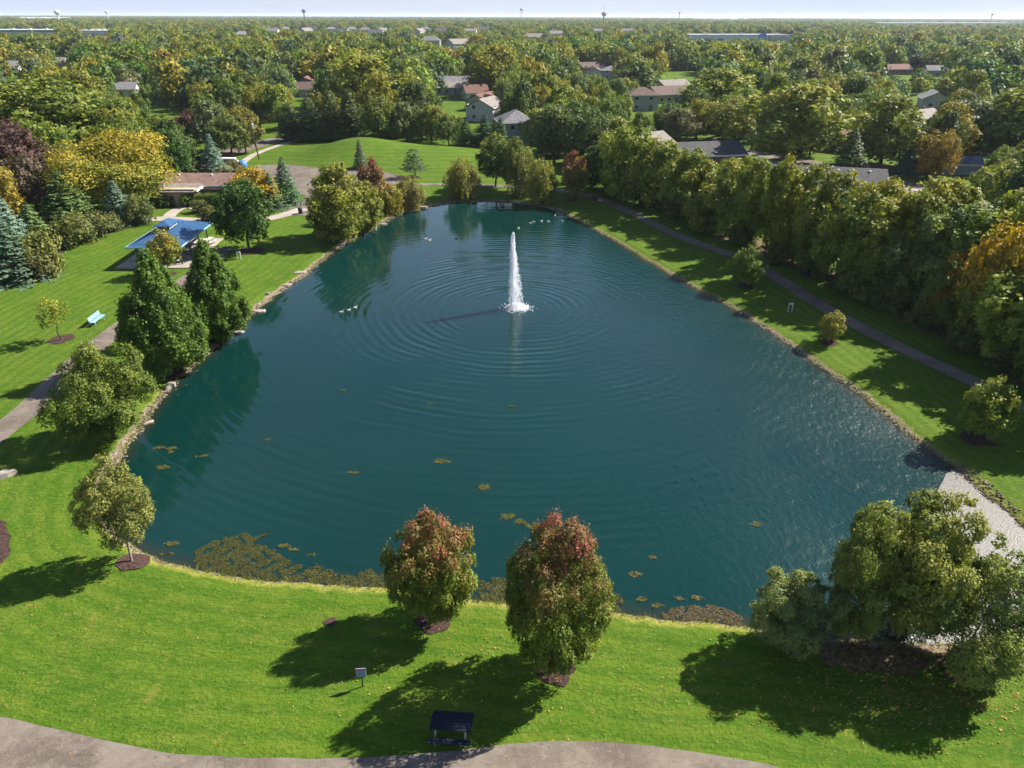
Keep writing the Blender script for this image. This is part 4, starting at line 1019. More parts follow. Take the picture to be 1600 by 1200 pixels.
# the rest of the woods to the horizon reads as one mass: instances on points
FARC = bpy.data.collections.new('far_crowns')
for j, sd_ in enumerate((81, 82, 83, 84)):
    rng = R_(sd_)
    me = crown('far_crown', 12, 13, rng, M_FAR, 1700, 1.05, base=0.04, peak=0.45, topr=0.35, botr=0.6, n_lobes=34, lobe=0.165, aut_lo=0.2, aut_hi=1.1, aut_noise=0.5, twigs=6, rough_=0.25)
    ob = bpy.data.objects.new('far_crown', me); FARC.objects.link(ob)
pts = []
def scatter(d0, d1, area, smin, smax):
    k = int(0.5 * 1.5 * (d1 * d1 - d0 * d0) / area)
    d = np.sqrt(frng.uniform(d0 * d0, d1 * d1, k)); a = frng.uniform(-0.75, 0.75, k)
    return np.stack([d * np.sin(a), d * np.cos(a), frng.uniform(smin, smax, k)], 1)
far = np.vstack([scatter(DIND * 0.98, 650, 85, 0.5, 1.45), scatter(650, 1400, 140, 0.6, 1.5), scatter(1400, 3200, 520, 1.1, 1.7), scatter(3200, 9000, 6000, 2.0, 3.2)])
def projv(x, y, z):
    f_, r_, u_ = np.array(_f), np.array(_r), np.array(_u); P_ = np.stack([x, y, z - CAMH + 0 * x], 1); d = P_ @ f_
    return 800 + FPX * (P_ @ r_) / d, 600 - FPX * (P_ @ u_) / d, d
fs = far[:, 2]; d0 = np.hypot(far[:, 0], far[:, 1]); Hf = 12 * np.minimum(fs, 1.35); Wf = 13 * fs
tx, ty, dd_ = projv(far[:, 0], far[:, 1], 0.8 + Hf); _, by, _ = projv(far[:, 0], far[:, 1], 0.8 + 0 * Hf); wp = Wf * 0.5 * FPX / dd_
bad = np.zeros(len(far), bool)
for (hx, hy, hz, hwid) in HOUSES: bad |= (far[:, 0] - hx) ** 2 + (far[:, 1] - hy) ** 2 < (hwid + Wf * 0.4) ** 2
for (a, b, w, h_, dv) in VIS: bad |= (d0 < dv) & (np.abs(tx - a) < w * 1.05 + wp * 0.6) & (ty < b + h_ * 0.7) & (by > b - h_)
far = far[~bad]
me = bpy.data.meshes.new('far_woodland'); nf = len(far)
me.vertices.add(nf); me.vertices.foreach_set('co', np.c_[far[:, :2], np.full(nf, 0.75)].reshape(-1).astype(np.float32))
clump = np.sin(far[:, 0] * 0.013 + 1) * np.sin(far[:, 1] * 0.009) 
ti = frng.choice(len(TONES), size=nf, p=tw); cols = np.array([(*TONES[i][1], TONES[i][2]) for i in ti]) * np.c_[frng.uniform(0.8, 1.2, (nf, 3)), np.ones(nf)]
at = me.attributes.new('tint', 'FLOAT_COLOR', 'POINT'); at.data.foreach_set('color', cols.reshape(-1).astype(np.float32))
sc3 = np.stack([far[:, 2] * frng.uniform(0.8, 1.15, nf), far[:, 2] * frng.uniform(0.8, 1.15, nf), np.minimum(far[:, 2], 1.35) * frng.uniform(0.85, 1.15, nf)], 1)
at = me.attributes.new('size', 'FLOAT_VECTOR', 'POINT'); at.data.foreach_set('vector', sc3.reshape(-1).astype(np.float32))
at = me.attributes.new('turn', 'FLOAT_VECTOR', 'POINT'); at.data.foreach_set('vector', np.c_[np.zeros((nf, 2)), frng.uniform(0, 6.28, nf)].reshape(-1).astype(np.float32))
at = me.attributes.new('pick', 'INT', 'POINT'); at.data.foreach_set('value', frng.integers(0, 4, nf).astype(np.int32))
me.update()
woods = tag(link('far_woodland', me), 'dense suburban woods stretching to the horizon', 'woods', kind='stuff')
ng = bpy.data.node_groups.new('scatter_crowns', 'GeometryNodeTree')
ng.interface.new_socket('Geometry', in_out='INPUT', socket_type='NodeSocketGeometry'); ng.interface.new_socket('Geometry', in_out='OUTPUT', socket_type='NodeSocketGeometry')
gi, go = ng.nodes.new('NodeGroupInput'), ng.nodes.new('NodeGroupOutput')
mp = ng.nodes.new('GeometryNodeMeshToPoints'); iop = ng.nodes.new('GeometryNodeInstanceOnPoints'); ci = ng.nodes.new('GeometryNodeCollectionInfo')
ci.inputs[0].default_value = FARC; ci.inputs['Separate Children'].default_value = True; ci.inputs['Reset Children'].default_value = True
def gattr(nm_, ty):
    a = ng.nodes.new('GeometryNodeInputNamedAttribute'); a.data_type = ty; a.inputs[0].default_value = nm_; return a.outputs[0]
L_ = ng.links.new
L_(gi.outputs[0], mp.inputs[0]); L_(mp.outputs[0], iop.inputs['Points']); L_(ci.outputs[0], iop.inputs['Instance'])
iop.inputs['Pick Instance'].default_value = True
L_(gattr('pick', 'INT'), iop.inputs['Instance Index'])
e2r = ng.nodes.new('FunctionNodeEulerToRotation'); L_(gattr('turn', 'FLOAT_VECTOR'), e2r.inputs[0]); L_(e2r.outputs[0], iop.inputs['Rotation'])
L_(gattr('size', 'FLOAT_VECTOR'), iop.inputs['Scale']); L_(iop.outputs[0], go.inputs[0])
md = woods.modifiers.new('scatter', 'NODES'); md.node_group = ng

# ------------------------------------------------------------------ the shelter
M_BLUE, nt, o = mat('blue_standing_seam_roof'); n = N(nt)
tc = n.new('ShaderNodeTexCoord').outputs['Object']
c = n.mix(n.ramp(n.noise(tc, 0.9, 4, 0.6), 0.3, 0.7), (0.026, 0.080, 0.17), (0.036, 0.10, 0.21))
principled(n, o, c, 0.38, 0.6, 0.1)
M_DARKMETAL = simple('dark_metal', (0.03, 0.035, 0.04), 0.5, 0.4)
M_NAVY = simple('navy_paint', (0.013, 0.017, 0.030), 0.75, 0.15, var=0.3, scale=9)
M_LBLUE = simple('pale_blue_paint', (0.22, 0.36, 0.42), 0.6, 0.3)
M_BBLUE = simple('bright_blue_paint', (0.03, 0.16, 0.36), 0.6, 0.4)
M_GALV = simple('galvanised_steel', (0.36, 0.37, 0.38), 0.45, 0.5, 0.3)
M_PLANK = simple('weathered_planks', (0.42, 0.38, 0.34), 0.8, 0.2, scale=6)
M_STONE = simple('limestone', (0.27, 0.235, 0.195), 0.9, 0.2, var=0.35, scale=2.5, bump=0.04)

def hip_roof(L, W, z0, rise, th, name, material, parent, ridge=None):
    A, B = W / 2, L / 2; r_ = max(0.05, B - A) if ridge is None else ridge
    v = [(-A, -B, z0), (A, -B, z0), (A, B, z0), (-A, B, z0), (0, -r_, z0 + rise), (0, r_, z0 + rise)]
    v += [(x, y, z + th) for x, y, z in v]
    f = [(0, 4, 1), (1, 4, 5, 2), (2, 5, 3), (3, 5, 4, 0), (6, 7, 10), (7, 8, 11, 10), (8, 9, 11), (9, 6, 10, 11), (0, 1, 7, 6), (1, 2, 8, 7), (2, 3, 9, 8), (3, 0, 6, 9)]
    ro = MB().add(v, f).build(name, material, parent)
    return ro
sx_, sy_ = -46.3, 94.9; sz_ = height(sx_, sy_)
sh = tag(empty('picnic_shelter', (sx_, sy_, sz_), D2R(2)), 'open picnic shelter with blue hip roof and small raised cupola', 'shelter')
sh.scale = (0.93, 0.93, 0.95)
MB().box((-0.6, 0.5, 0.0), (10.2, 14.8, 0.16)).build('floor_slab', M_CONC, sh)
for y in (-5.3, -1.8, 1.8, 5.3):
    for x in (-3.0, 3.0): MB().box((x, y, 1.45), (0.16, 0.16, 2.8)).build('post', M_DARKMETAL, sh)
for x in (-3.0, 3.0): MB().box((x, 0, 2.78), (0.14, 11.4, 0.26)).build('beam', M_DARKMETAL, sh)
ro = hip_roof(13.0, 7.4, 2.75, 1.4, 0.1, 'roof', M_BLUE, sh)
A, B, z0, rise = 3.7, 6.5, 2.85, 1.4
for k in range(27):                                                # raised seams on the two long slopes
    y = -B + 0.25 + k * (2 * B - 0.5) / 26
    t = min(1.0, (B - abs(y)) / A)
    for s_ in (-1, 1):
        p0, p1 = Vector((s_ * A, y, z0 + 0.02)), Vector((s_ * A * (1 - t), y, z0 + rise * t + 0.02))
        if (p1 - p0).length > 0.4: MB().tube([p0, p1], [0.022, 0.022], 4).build('seam', M_BLUE, ro)
for k in range(15):
    x = -A + 0.25 + k * (2 * A - 0.5) / 14; t = min(1.0, (A - abs(x)) / A)
    for s_ in (-1, 1):
        p0, p1 = Vector((x, s_ * B, z0 + 0.02)), Vector((x, s_ * (B - A * t), z0 + rise * t + 0.02))
        if (p1 - p0).length > 0.4: MB().tube([p0, p1], [0.022, 0.022], 4).build('seam', M_BLUE, ro)
for (p0, p1) in [((A, -B, 2.78), (A, B, 2.78)), ((-A, -B, 2.78), (-A, B, 2.78)), ((-A, -B, 2.78), (A, -B, 2.78)), ((-A, B, 2.78), (A, B, 2.78))]:
    c = (Vector(p0) + Vector(p1)) / 2; d = Vector(p1) - Vector(p0)
    MB().box(c + Vector((0.03 * np.sign(c.x), 0.03 * np.sign(c.y), 0.0)), (abs(d.x) + 0.1, abs(d.y) + 0.1, 0.2)).build('eave_trim', M_LBLUE, ro)
MB().box((0, -0.6, 4.25), (1.5, 3.0, 0.65)).build('cupola_box', simple('cupola_dark', (0.03, 0.035, 0.06), 0.5), ro)
for s_ in (-1, 1):
    for k in range(5): MB().box((s_ * 0.76, -0.6 - 1.16 + k * 0.58, 4.3), (0.06, 0.42, 0.34)).build('cupola_pane', M_TRIM, ro)
cr = hip_roof(3.9, 2.3, 4.56, 0.5, 0.08, 'cupola_roof', M_BLUE, sh)
cr.location = (0, -0.6, 0)

def picnic_table(loc, rz, L, label, mtop, mleg, group=None, name='picnic_table'):
    e = tag(empty(name, loc, rz), label, 'picnic table', group)
    for k in range(5): MB().box((0, -0.32 + k * 0.16, 0.75), (L, 0.145, 0.045)).build('top_plank', mtop, e)
    for s_ in (-1, 1):
        for k in range(2): MB().box((0, s_ * (0.62 + k * 0.15), 0.44), (L, 0.135, 0.045)).build('seat_plank', mtop, e)
    for x in (-L * 0.36, L * 0.36):
        for s_ in (-1, 1): MB().tube([(x, s_ * 0.28, 0.73), (x, s_ * 0.62, 0.0)], [0.035, 0.035], 6).build('leg', mleg, e)
        MB().box((x, 0, 0.39), (0.05, 1.5, 0.06)).build('seat_support', mleg, e)
        MB().box((x, 0, 0.70), (0.05, 0.7, 0.05)).build('top_support', mleg, e)
    return e
p = G(706, 1147)
picnic_table(p, D2R(-4), 1.9, 'dark navy picnic table in the maple shade by the front path', M_NAVY, M_GALV)
tl = ['nearest left picnic table under the blue shelter', 'nearest right picnic table under the blue shelter', 'middle left picnic table under the blue shelter', 'middle right picnic table under the blue shelter',
      'far left picnic table under the blue shelter', 'far right picnic table under the blue shelter']
k = 0
for y in (-3.6, 0.0, 3.6):
    for x in (-1.4, 1.5):
        q = Matrix.Rotation(D2R(2), 3, 'Z') @ Vector((x, y, 0.08)); picnic_table(Vector((sx_, sy_, sz_)) + q, D2R(92), 2.6, tl[k], M_PLANK, M_DARKMETAL, 'tables under the shelter'); k += 1
p = G(325, 382)
picnic_table(p, D2R(80), 2.4, 'pale picnic table on the grass right outside the blue shelter', M_PLANK, M_DARKMETAL)

def bench(pa, pb, label, m):
    a, b = G(*pa), G(*pb); d = b - a; L = max(1.7, (d.x ** 2 + d.y ** 2) ** 0.5)
    e = tag(empty('bench', (a + b) / 2, math.atan2(d.y, d.x)), label, 'bench')
    for k in range(3): MB().box((0, -0.2 + k * 0.17, 0.46), (L, 0.15, 0.05)).build('seat_slat', m, e)
    for k in range(3): MB().box((0, 0.27 + k * 0.03, 0.60 + k * 0.15), (L, 0.05, 0.13)).build('back_slat', m, e)
    for x in (-L * 0.38, L * 0.38):
        MB().box((x, -0.18, 0.22), (0.06, 0.06, 0.44)).build('leg', m, e); MB().tube([(x, 0.22, 0.0), (x, 0.25, 0.5), (x, 0.36, 0.98)], [0.035] * 3, 6).build('leg', m, e)
        MB().box((x, 0.0, 0.42), (0.05, 0.5, 0.05)).build('seat_support', m, e)
    return e
bench((145, 511), (162, 498), 'pale blue bench on the left lawn beside the path', M_LBLUE)
bench((1262, 432), (1247, 422), 'bright blue bench in the shade beyond the right bank path', M_BBLUE)

# notice board on the front lawn
p = G(567, 1073)
e = tag(empty('notice_sign', p, D2R(4)), 'small white notice sign with a red header on the front lawn', 'sign')
MB().box((0, 0.03, 0.55), (0.06, 0.05, 1.1)).build('post', M_DARKMETAL, e)
bd = MB().box((0, 0, 1.0), (0.48, 0.03, 0.56)).build('board', simple('sign_white', (0.26, 0.30, 0.37), 0.5, var=0.05), e)
MB().box((0, -0.018, 1.22), (0.46, 0.012, 0.09)).build('header', simple('sign_red', (0.38, 0.05, 0.05), 0.5, var=0.05), bd)
for k in range(5): MB().box((0.0, -0.018, 1.12 - k * 0.075), (0.36 - 0.05 * (k % 2), 0.008, 0.016)).build('text_line', simple('sign_ink', (0.10, 0.11, 0.14), 0.6), bd)
def marker(px, py, label):
    p = G(px, py); e = tag(empty('marker_post', p, 0), label, 'post')
    for x in (-0.22, 0.22): MB().box((x, 0, 0.55), (0.07, 0.07, 1.1)).build('post', M_TRIM, e)
    MB().box((0, -0.05, 0.95), (0.5, 0.03, 0.24)).build('plate', M_TRIM, e)
marker(374, 405, 'small white twin-post sign on the lawn below the dark round tree')
marker(1234, 487, 'small white twin-post sign on the right bank above the water')
p = G(470, 334); e = tag(empty('litter_bin', p), 'black litter bin with a thin post beside the lot drive', 'litter bin')
MB().lathe([(0.3, 0), (0.36, 0.1), (0.4, 0.95), (0.34, 1.02), (0.1, 1.12)], (0, 0, 0), 12).build('body', M_DARKMETAL, e, smooth=True)
MB().tube([(0, 0.45, 0), (0, 0.45, 2.1)], [0.05, 0.05], 6).build('post', M_DARKMETAL, e)
p = G(928, 313); e = tag(empty('litter_bin', p), 'small dark litter bin beside the bank path near the rust-topped maple', 'litter bin')
MB().lathe([(0.25, 0), (0.3, 0.1), (0.33, 0.85), (0.26, 0.95), (0.08, 1.02)], (0, 0, 0), 12).build('body', M_DARKMETAL, e, smooth=True)
MB().lathe([(0.35, 0.84), (0.37, 0.88), (0.35, 0.92)], (0, 0, 0), 12).build('rim', M_BARK, e)
p = G(430, 322); e = tag(empty('globe_lamp', p), 'white globe lamp on a post beside the spruces', 'lamp')
MB().lathe([(0.14, 0), (0.06, 0.3), (0.05, 3.6), (0.12, 3.66)], (0, 0, 0), 8).build('post', M_DARKMETAL, e)
MB().lathe([(0.1, 3.66), (0.3, 3.8), (0.38, 4.02), (0.3, 4.24), (0.05, 4.36)], (0, 0, 0), 14).build('globe', M_TRIM, e, smooth=True)
p = G(380, 267); e = tag(empty('recycling_dome', p), 'round blue domed container on dark feet at the lot corner', 'container')
MB().lathe([(0.75, 0.45), (1.0, 0.75), (1.05, 1.3), (0.85, 1.8), (0.45, 2.1), (0.05, 2.2)], (0, 0, 0), 16).build('dome', M_BBLUE, e, smooth=True)
for a in range(4): MB().box((0.6 * math.cos(a * 1.57 + .8), 0.6 * math.sin(a * 1.57 + .8), 0.25), (0.2, 0.2, 0.5)).build('foot', M_DARKMETAL, e)
MB().lathe([(0.78, 0.42), (0.8, 0.5), (0.78, 0.58)], (0, 0, 0), 16).build('base_rim', M_DARKMETAL, e)

# power pole and lines
p = G(405, 249); tp = 9.6
e = tag(empty('power_pole', p), 'leaning wooden power pole with a grey transformer beside the street', 'power pole')
top = Vector((-0.9, 0, tp))
MB().tube([(0, 0, -0.2), top], [0.17, 0.11], 8).build('pole', M_BARK, e)
MB().box(top + Vector((0, 0, -0.5)), (2.4, 0.12, 0.14), D2R(20)).build('crossarm', M_BARK, e)
MB().lathe([(0.28, 0), (0.32, 0.1), (0.32, 1.0), (0.2, 1.12)], top + Vector((0.5, -0.1, -3.0)), 10).build('transformer', M_GALV, e)
far_end = Vector((26, 34, 8.6))
for k, (dx_, dz_) in enumerate([(-1.0, -0.38), (0.0, -0.1), (1.0, -0.38), (0.0, -2.6)]):
    a = top + Vector((dx_, dx_ * 0.36, dz_)); b = far_end + Vector((dx_, dx_ * 0.36, dz_))
    pts_ = [a.lerp(b, t) - Vector((0, 0, 4 * 0.7 * t * (1 - t))) for t in np.linspace(0, 1, 9)]
    MB().tube(pts_, [0.014] * 9, 4).build('wire', M_DARKMETAL, e)

# ------------------------------------------------------------------ brown roofed building, with its lower annex
BX = -53.0
bld = house('community_building', (BX, 128.8, 0.8), D2R(1), 15.0, 7.0, 3.0, 1.15, (0.40, 0.31, 0.22), (0.17, 0.105, 0.085), 'long low tan building with brown roof beyond the blue shelter', windows=False, cat='building', over=0.6, vents=3)
an = MB(); an.box((-4.3, -5.1, 1.3), (6.2, 3.2, 3.2)); an.build('annex_wall', wallm((0.40, 0.31, 0.22)), bld)
v = [(-7.8, -7.2, 2.35), (-0.8, -7.2, 2.35), (-0.8, -3.4, 3.05), (-7.8, -3.4, 3.05)]; v += [(x, y, z + 0.2) for x, y, z in v]
MB().add(v, [(3, 2, 1, 0), (4, 5, 6, 7), (0, 1, 5, 4), (1, 2, 6, 5), (2, 3, 7, 6), (3, 0, 4, 7)]).build('annex_roof', roofm((0.20, 0.165, 0.135)), bld)
for x in (-6.6, -2.0): MB().box((x, -6.72, 1.1), (1.1, 0.1, 2.2)).build('door', simple('grey_door', (0.20, 0.22, 0.23), 0.5), bld)
MB().box((-0.65, -5.3, 2.75), (0.2, 3.8, 0.35)).build('gable_trim', M_TRIM, bld)
MB().box((3.3, -5.6, 2.55), (7.6, 0.3, 0.35)).build('porch_beam', simple('dark_timber', (0.06, 0.045, 0.035), 0.8), bld)
for x in (-0.2, 3.4, 6.9): MB().box((x, -5.6, 1.2), (0.24, 0.24, 2.4)).build('porch_post', simple('dark_timber', (0.06, 0.045, 0.035), 0.8), bld)
for x in (1.2, 3.6, 6.0): MB().box((x, -3.53, 1.6), (1.6, 0.1, 1.3)).build('window', M_GLASS, bld)
# clipped hedge before the porch
def hedge(loc, rz, L, W, H, label, color):
    e = tag(empty('hedge', loc, rz), label, 'hedge'); rng = R_(5); k = 5000
    q = rng.uniform(-0.5, 0.5, (k, 3)); ax = rng.integers(0, 4, k)
    q[ax == 0, 2] = 0.5; q[ax == 1, 1] = -0.5; q[ax == 2, 0] = np.sign(q[ax == 2, 0]) * 0.5; q[ax == 3, 1] = 0.5
    nr = np.zeros((k, 3)); nr[ax == 0, 2] = 1; nr[ax == 1, 1] = -1; nr[ax == 3, 1] = 1; nr[ax == 2, 0] = np.sign(q[ax == 2, 0])
    q = q * np.array([L, W, H]) + np.array([0, 0, H / 2]) + rng.normal(0, 0.07, (k, 3)); q[:, 2] = np.maximum(q[:, 2], 0.05)
    me = quads_mesh('foliage', leaf_quads(q, unit(nr + rng.normal(0, 0.5, (k, 3))), rng.uniform(0.12, 0.25, k), rng), M_LEAF, {'leafvar': rng.uniform(0, 1, k), 'aut': np.zeros(k)})
    f_ = link('foliage', me, e); f_.color = (*color, 0)
    MB().box((0, 0, H * 0.45), (L * 0.92, W * 0.9, H * 0.86)).build('branches', M_BARK, e)
hedge(G(330, 321), D2R(1), 5.6, 1.6, 1.9, 'clipped green hedge in front of the tan building porch', (0.07, 0.10, 0.02))

# ------------------------------------------------------------------ fountain
e = tag(empty('fountain', FOUNT), 'tall white water jet of the fountain in the middle of the pond', 'fountain')
rng = R_(17)
def drops(pos, ln, wd, tilt=None):
    """double pyramids, stretched along their own direction"""
    k = len(pos); ax = unit(np.stack([rng.normal(0, 0.07, k) if tilt is None else tilt[:, 0], rng.normal(0, 0.07, k) if tilt is None else tilt[:, 1], np.ones(k) if tilt is None else tilt[:, 2]], 1))
    s = unit(np.cross(ax, rng.normal(size=(k, 3)))); t = np.cross(ax, s)
    L, W = ln[:, None] * 0.5, wd[:, None] * 0.5
    V = np.stack([pos - ax * L, pos + s * W, pos + t * W, pos - s * W, pos - t * W, pos + ax * L], 1)
    f = np.array([(0, 2, 1), (0, 3, 2), (0, 4, 3), (0, 1, 4), (5, 1, 2), (5, 2, 3), (5, 3, 4), (5, 4, 1)])
    return V[:, f].reshape(-1, 3, 3)
HJ = 8.7
k = 2700; z = HJ * rng.uniform(0, 1, k) ** 0.95; sg = (0.05 + 0.017 * z) * (1 - 0.75 * (z / HJ) ** 5)
jp = np.stack([-0.5 + 0.02 * z + rng.normal(0, 1, k) * sg, rng.normal(0, 1, k) * sg, z], 1)
jet = link('jet', quads_mesh('jet', drops(jp, rng.uniform(0.15, 0.5, k), rng.uniform(0.025, 0.06, k)), M_SPRAY, nper=3), e); jet['kind'] = 'stuff'
k = 5600; s_ = rng.uniform(0, 1, k) ** 0.85; z = (HJ - 0.15) * (1 - s_)
right = 0.12 + 1.45 * s_ ** 0.9; x = -0.5 - 0.22 * s_ ** 0.6 + (right + 0.22 * s_ ** 0.6) * rng.beta(1.1, 1.9, k) + rng.normal(0, 0.10, k) * (0.3 + s_)
y = rng.normal(0, 1, k) * (0.12 + 0.40 * s_ ** 0.8)
sp_ = link('spray', quads_mesh('spray', drops(np.stack([x, y, z], 1), rng.uniform(0.08, 0.32, k), rng.uniform(0.014, 0.042, k)), M_SPRAY, nper=3), e); sp_['kind'] = 'stuff'
k = 2600; a = rng.uniform(0, 6.28, k); r_ = np.abs(rng.normal(0, 0.68, k))
q = np.stack([0.2 + r_ * np.cos(a) * 1.05, r_ * np.sin(a) * 0.9, np.abs(rng.normal(0, 0.2, k)) * np.exp(-r_)], 1)
fo = link('splash', quads_mesh('splash', drops(q, rng.uniform(0.05, 0.2, k), rng.uniform(0.05, 0.13, k), rng.normal(0, 1, (k, 3))), M_SPRAY, nper=3), e); fo['kind'] = 'stuff'
fl = MB().lathe([(0.45, -0.1), (0.5, 0.0), (0.42, 0.12), (0.12, 0.16), (0.1, 0.3)], (-0.5, 0, 0), 14).build('float', M_DARKMETAL, e)

# ------------------------------------------------------------------ waterfowl
def bird(px, py, white, rz, size, label):
    x, y = flat(px, py, 0.0); e = tag(empty('duck', (x, y, 0.0), rz), label, 'duck', 'ducks on the pond'); e.scale = (size * 0.55,) * 3
    m = simple('pale_plumage', (0.62, 0.58, 0.52), 0.8) if white else simple('dark_plumage', (0.06, 0.05, 0.04), 0.8)
    MB().tube([(-0.36, 0, 0.14), (-0.27, 0, 0.10), (-0.1, 0, 0.07), (0.1, 0, 0.07), (0.22, 0, 0.10), (0.30, 0, 0.15)], [0.015, 0.07, 0.125, 0.135, 0.10, 0.04], 10).build('body', m, e, smooth=True)
    hd = MB().tube([(0.22, 0, 0.13), (0.27, 0, 0.24), (0.29, 0, 0.32), (0.33, 0, 0.36), (0.38, 0, 0.36)], [0.06, 0.04, 0.045, 0.055, 0.025], 8).build('head', m, e, smooth=True)
    MB().tube([(0.37, 0, 0.355), (0.45, 0, 0.34)], [0.025, 0.012], 6).build('beak', simple('beak', (0.35, 0.2, 0.03), 0.5), hd)
for (px, py, w, rz, s_, lab) in [
  (829,349,1,0.2,1.3,'leftmost pale duck of the line behind the fountain top'),(834.5,347,1,2.9,1.2,'second pale duck of the line behind the fountain top'),(846,346,1,0.4,1.3,'third pale duck of the line behind the fountain top'),
  (857,346.5,1,3.3,1.3,'fourth pale duck of the line behind the fountain top'),(879,346,1,2.6,1.2,'pale duck apart, nearest the right bank'),(867,337,1,1.2,1.2,'pale duck closest to the far right corner of the pond'),
  (805,350,0,0.1,1.1,'dark duck just behind the fountain top'),(796,355,0,2.0,1.1,'dark duck left of the fountain top'),(810,357,1,0.6,1.2,'pale duck right beside the fountain top'),
  (665,374,1,0.3,1.4,'left one of two pale ducks near the far left trees'),(671,376,1,0.5,1.4,'right one of two pale ducks near the far left trees'),(713,373,0,0.2,1.3,'lone dark duck between the pale pair and the fountain'),
  (533,488,1,0.3,1.3,'leftmost of three ducks swimming left of the fountain'),(545,485,1,0.4,1.3,'middle of three ducks swimming left of the fountain'),(555,481,1,0.5,1.3,'rightmost of three ducks swimming left of the fountain')]:
    bird(px, py, w, rz, s_, lab)

# ------------------------------------------------------------------ algae on the water
def mat_of(P, dens, leaf, label, thr=0.42, name='algae_mat', group=None, color=(0.026, 0.028, 0.008), seed=1, zmax=0.035):
    rng = R_(seed); P = np.array(P); lo, hi = P.min(0), P.max(0); k = int(np.prod(hi - lo) * dens * 2.8)
    q = rng.uniform(lo, hi, (k, 2)); m = inside(P, q[:, 0], q[:, 1]) & (sdist(q[:, 0], q[:, 1]) < 0.12)
    f = 0.5 + 0.25 * (np.sin(q[:, 0] * 5.1 + 2 * np.sin(q[:, 1] * 3.3)) + np.sin(q[:, 1] * 6.3 + 2.2 * np.sin(q[:, 0] * 4.1 + 1)))
    e_ = np.clip(-sdist(q[:, 0], q[:, 1], P) / 0.5, 0, 1)
    m &= (f * 0.8 + rng.uniform(0, 0.35, k)) * (0.35 + 0.65 * e_) > thr
    q = q[m]; k = len(q); z = 0.015 + rng.uniform(0, zmax, k) * f[m]
    c = np.r_[P.mean(0), 0.0]; pos = np.c_[q, z] - c
    nr = unit(rng.normal(size=(k, 3)) * 0.32 + np.array([0, 0, 1]))
    me = quads_mesh(name, leaf_quads(pos, nr, leaf * 0.72 * rng.uniform(0.6, 1.4, k), rng, 0.75), M_ALGAE, {'leafvar': rng.uniform(0, 1, k), 'aut': rng.uniform(0, 1, k) ** 2})
    ob = tag(link(name, me, None, tuple(c)), label, 'algae', group); ob.color = (*color, 0.35); return ob
fl0 = lambda L: [flat(*p) for p in L]
mat_of(fl0([(292,874),(318,848),(345,838),(388,831),(426,835),(402,846),(428,856),(448,870),(470,880),(482,892),(482,914),(440,912),(390,909),(340,901),(306,891)]), 420, 0.10, 'largest brown-green algae mat at the front left shore', 0.42, seed=2)
mat_of(fl0([(478,884),(495,880),(520,892),(548,898),(575,888),(600,892),(622,886),(640,900),(640,924),(560,920),(500,916),(476,914)]), 260, 0.13, 'ragged algae strip along the shore left of the smaller maple', 0.33, seed=3)
mat_of(fl0([(748,908),(775,900),(800,906),(812,930),(812,948),(770,944),(745,942)]), 260, 0.13, 'algae mat between the two front maples', 0.30, seed=4)
mat_of(fl0([(1030,958),(1060,948),(1100,944),(1140,952),(1162,966),(1168,982),(1100,973),(1040,970)]), 280, 0.13, 'brownish weed strip at the shore left of the birches', 0.26, color=(0.040, 0.029, 0.016), seed=5)
mat_of(fl0([(950,930),(968,926),(978,942),(972,960),(950,958)]), 220, 0.13, 'small algae clump right of the tallest maple', 0.32, seed=6)
pl_ = [(250,700,1.0,'upper left algae patch near the bushy tree on the left shore'),(267,701,.8,'algae patch right beside the upper left one'),(266,707,.6,'tiny algae tuft below the two upper left patches'),(315,712,.9,'algae patch farthest right of the left shore cluster'),
 (250,731,1.3,'longest algae patch off the left shore'),(232,662,.8,'pale algae patch touching the left shore'),(420,687,.6,'small algae tuft alone in the left water'),(553,739,.9,'algae tuft left of the middle of the pond'),(690,721,1.1,'thin algae patch in the middle of the pond'),
 (755,761,1.1,'algae tuft above the gap between the maples'),(792,807,1.2,'left end of the algae chain behind the tallest maple'),(815,815,1.0,'middle of the algae chain behind the tallest maple'),(834,823,1.3,'right end of the algae chain behind the tallest maple'),
 (1178,819,.9,'algae patch far right in the open water'),(1022,871,.6,'algae tuft right of the tallest maple top'),(991,897,.8,'algae tuft right of the tallest maple'),(1002,936,.6,'algae tuft close to the front shore right of the maple'),(1027,947,.7,'algae tuft just above the brownish weed strip'),
 (1087,935,.7,'algae tuft off the middle of the brownish weed strip'),(1062,936,.6,'small algae tuft left of the one off the weed strip'),(674,632,.6,'faint algae tuft below the fountain on the left'),(800,635,.5,'faint algae tuft straight below the fountain'),(536,610,.5,'faint algae tuft in the left middle water'),
 (442,853,.7,'small algae tuft right of the largest mat'),(458,858,.8,'longer algae tuft right of the largest mat'),(487,867,.5,'outermost algae tuft right of the largest mat'),(268,850,.9,'algae patch beside the slim young birch'),(262,866,.8,'algae patch below the slim young birch')]
for i, (px, py, s_, lab) in enumerate(pl_):
    x, y = flat(px, py); rng = R_(200 + i); a = np.linspace(0, 6.28, 9)[:-1]
    P = np.stack([x + 0.62 * s_ * np.cos(a) * rng.uniform(0.5, 1.2, 8), y + 0.34 * s_ * np.sin(a) * rng.uniform(0.5, 1.2, 8)], 1)
    mat_of(P, 240, 0.14, lab, 0.22, 'algae_patch', 'floating algae patches', (0.042, 0.040, 0.011), 300 + i)

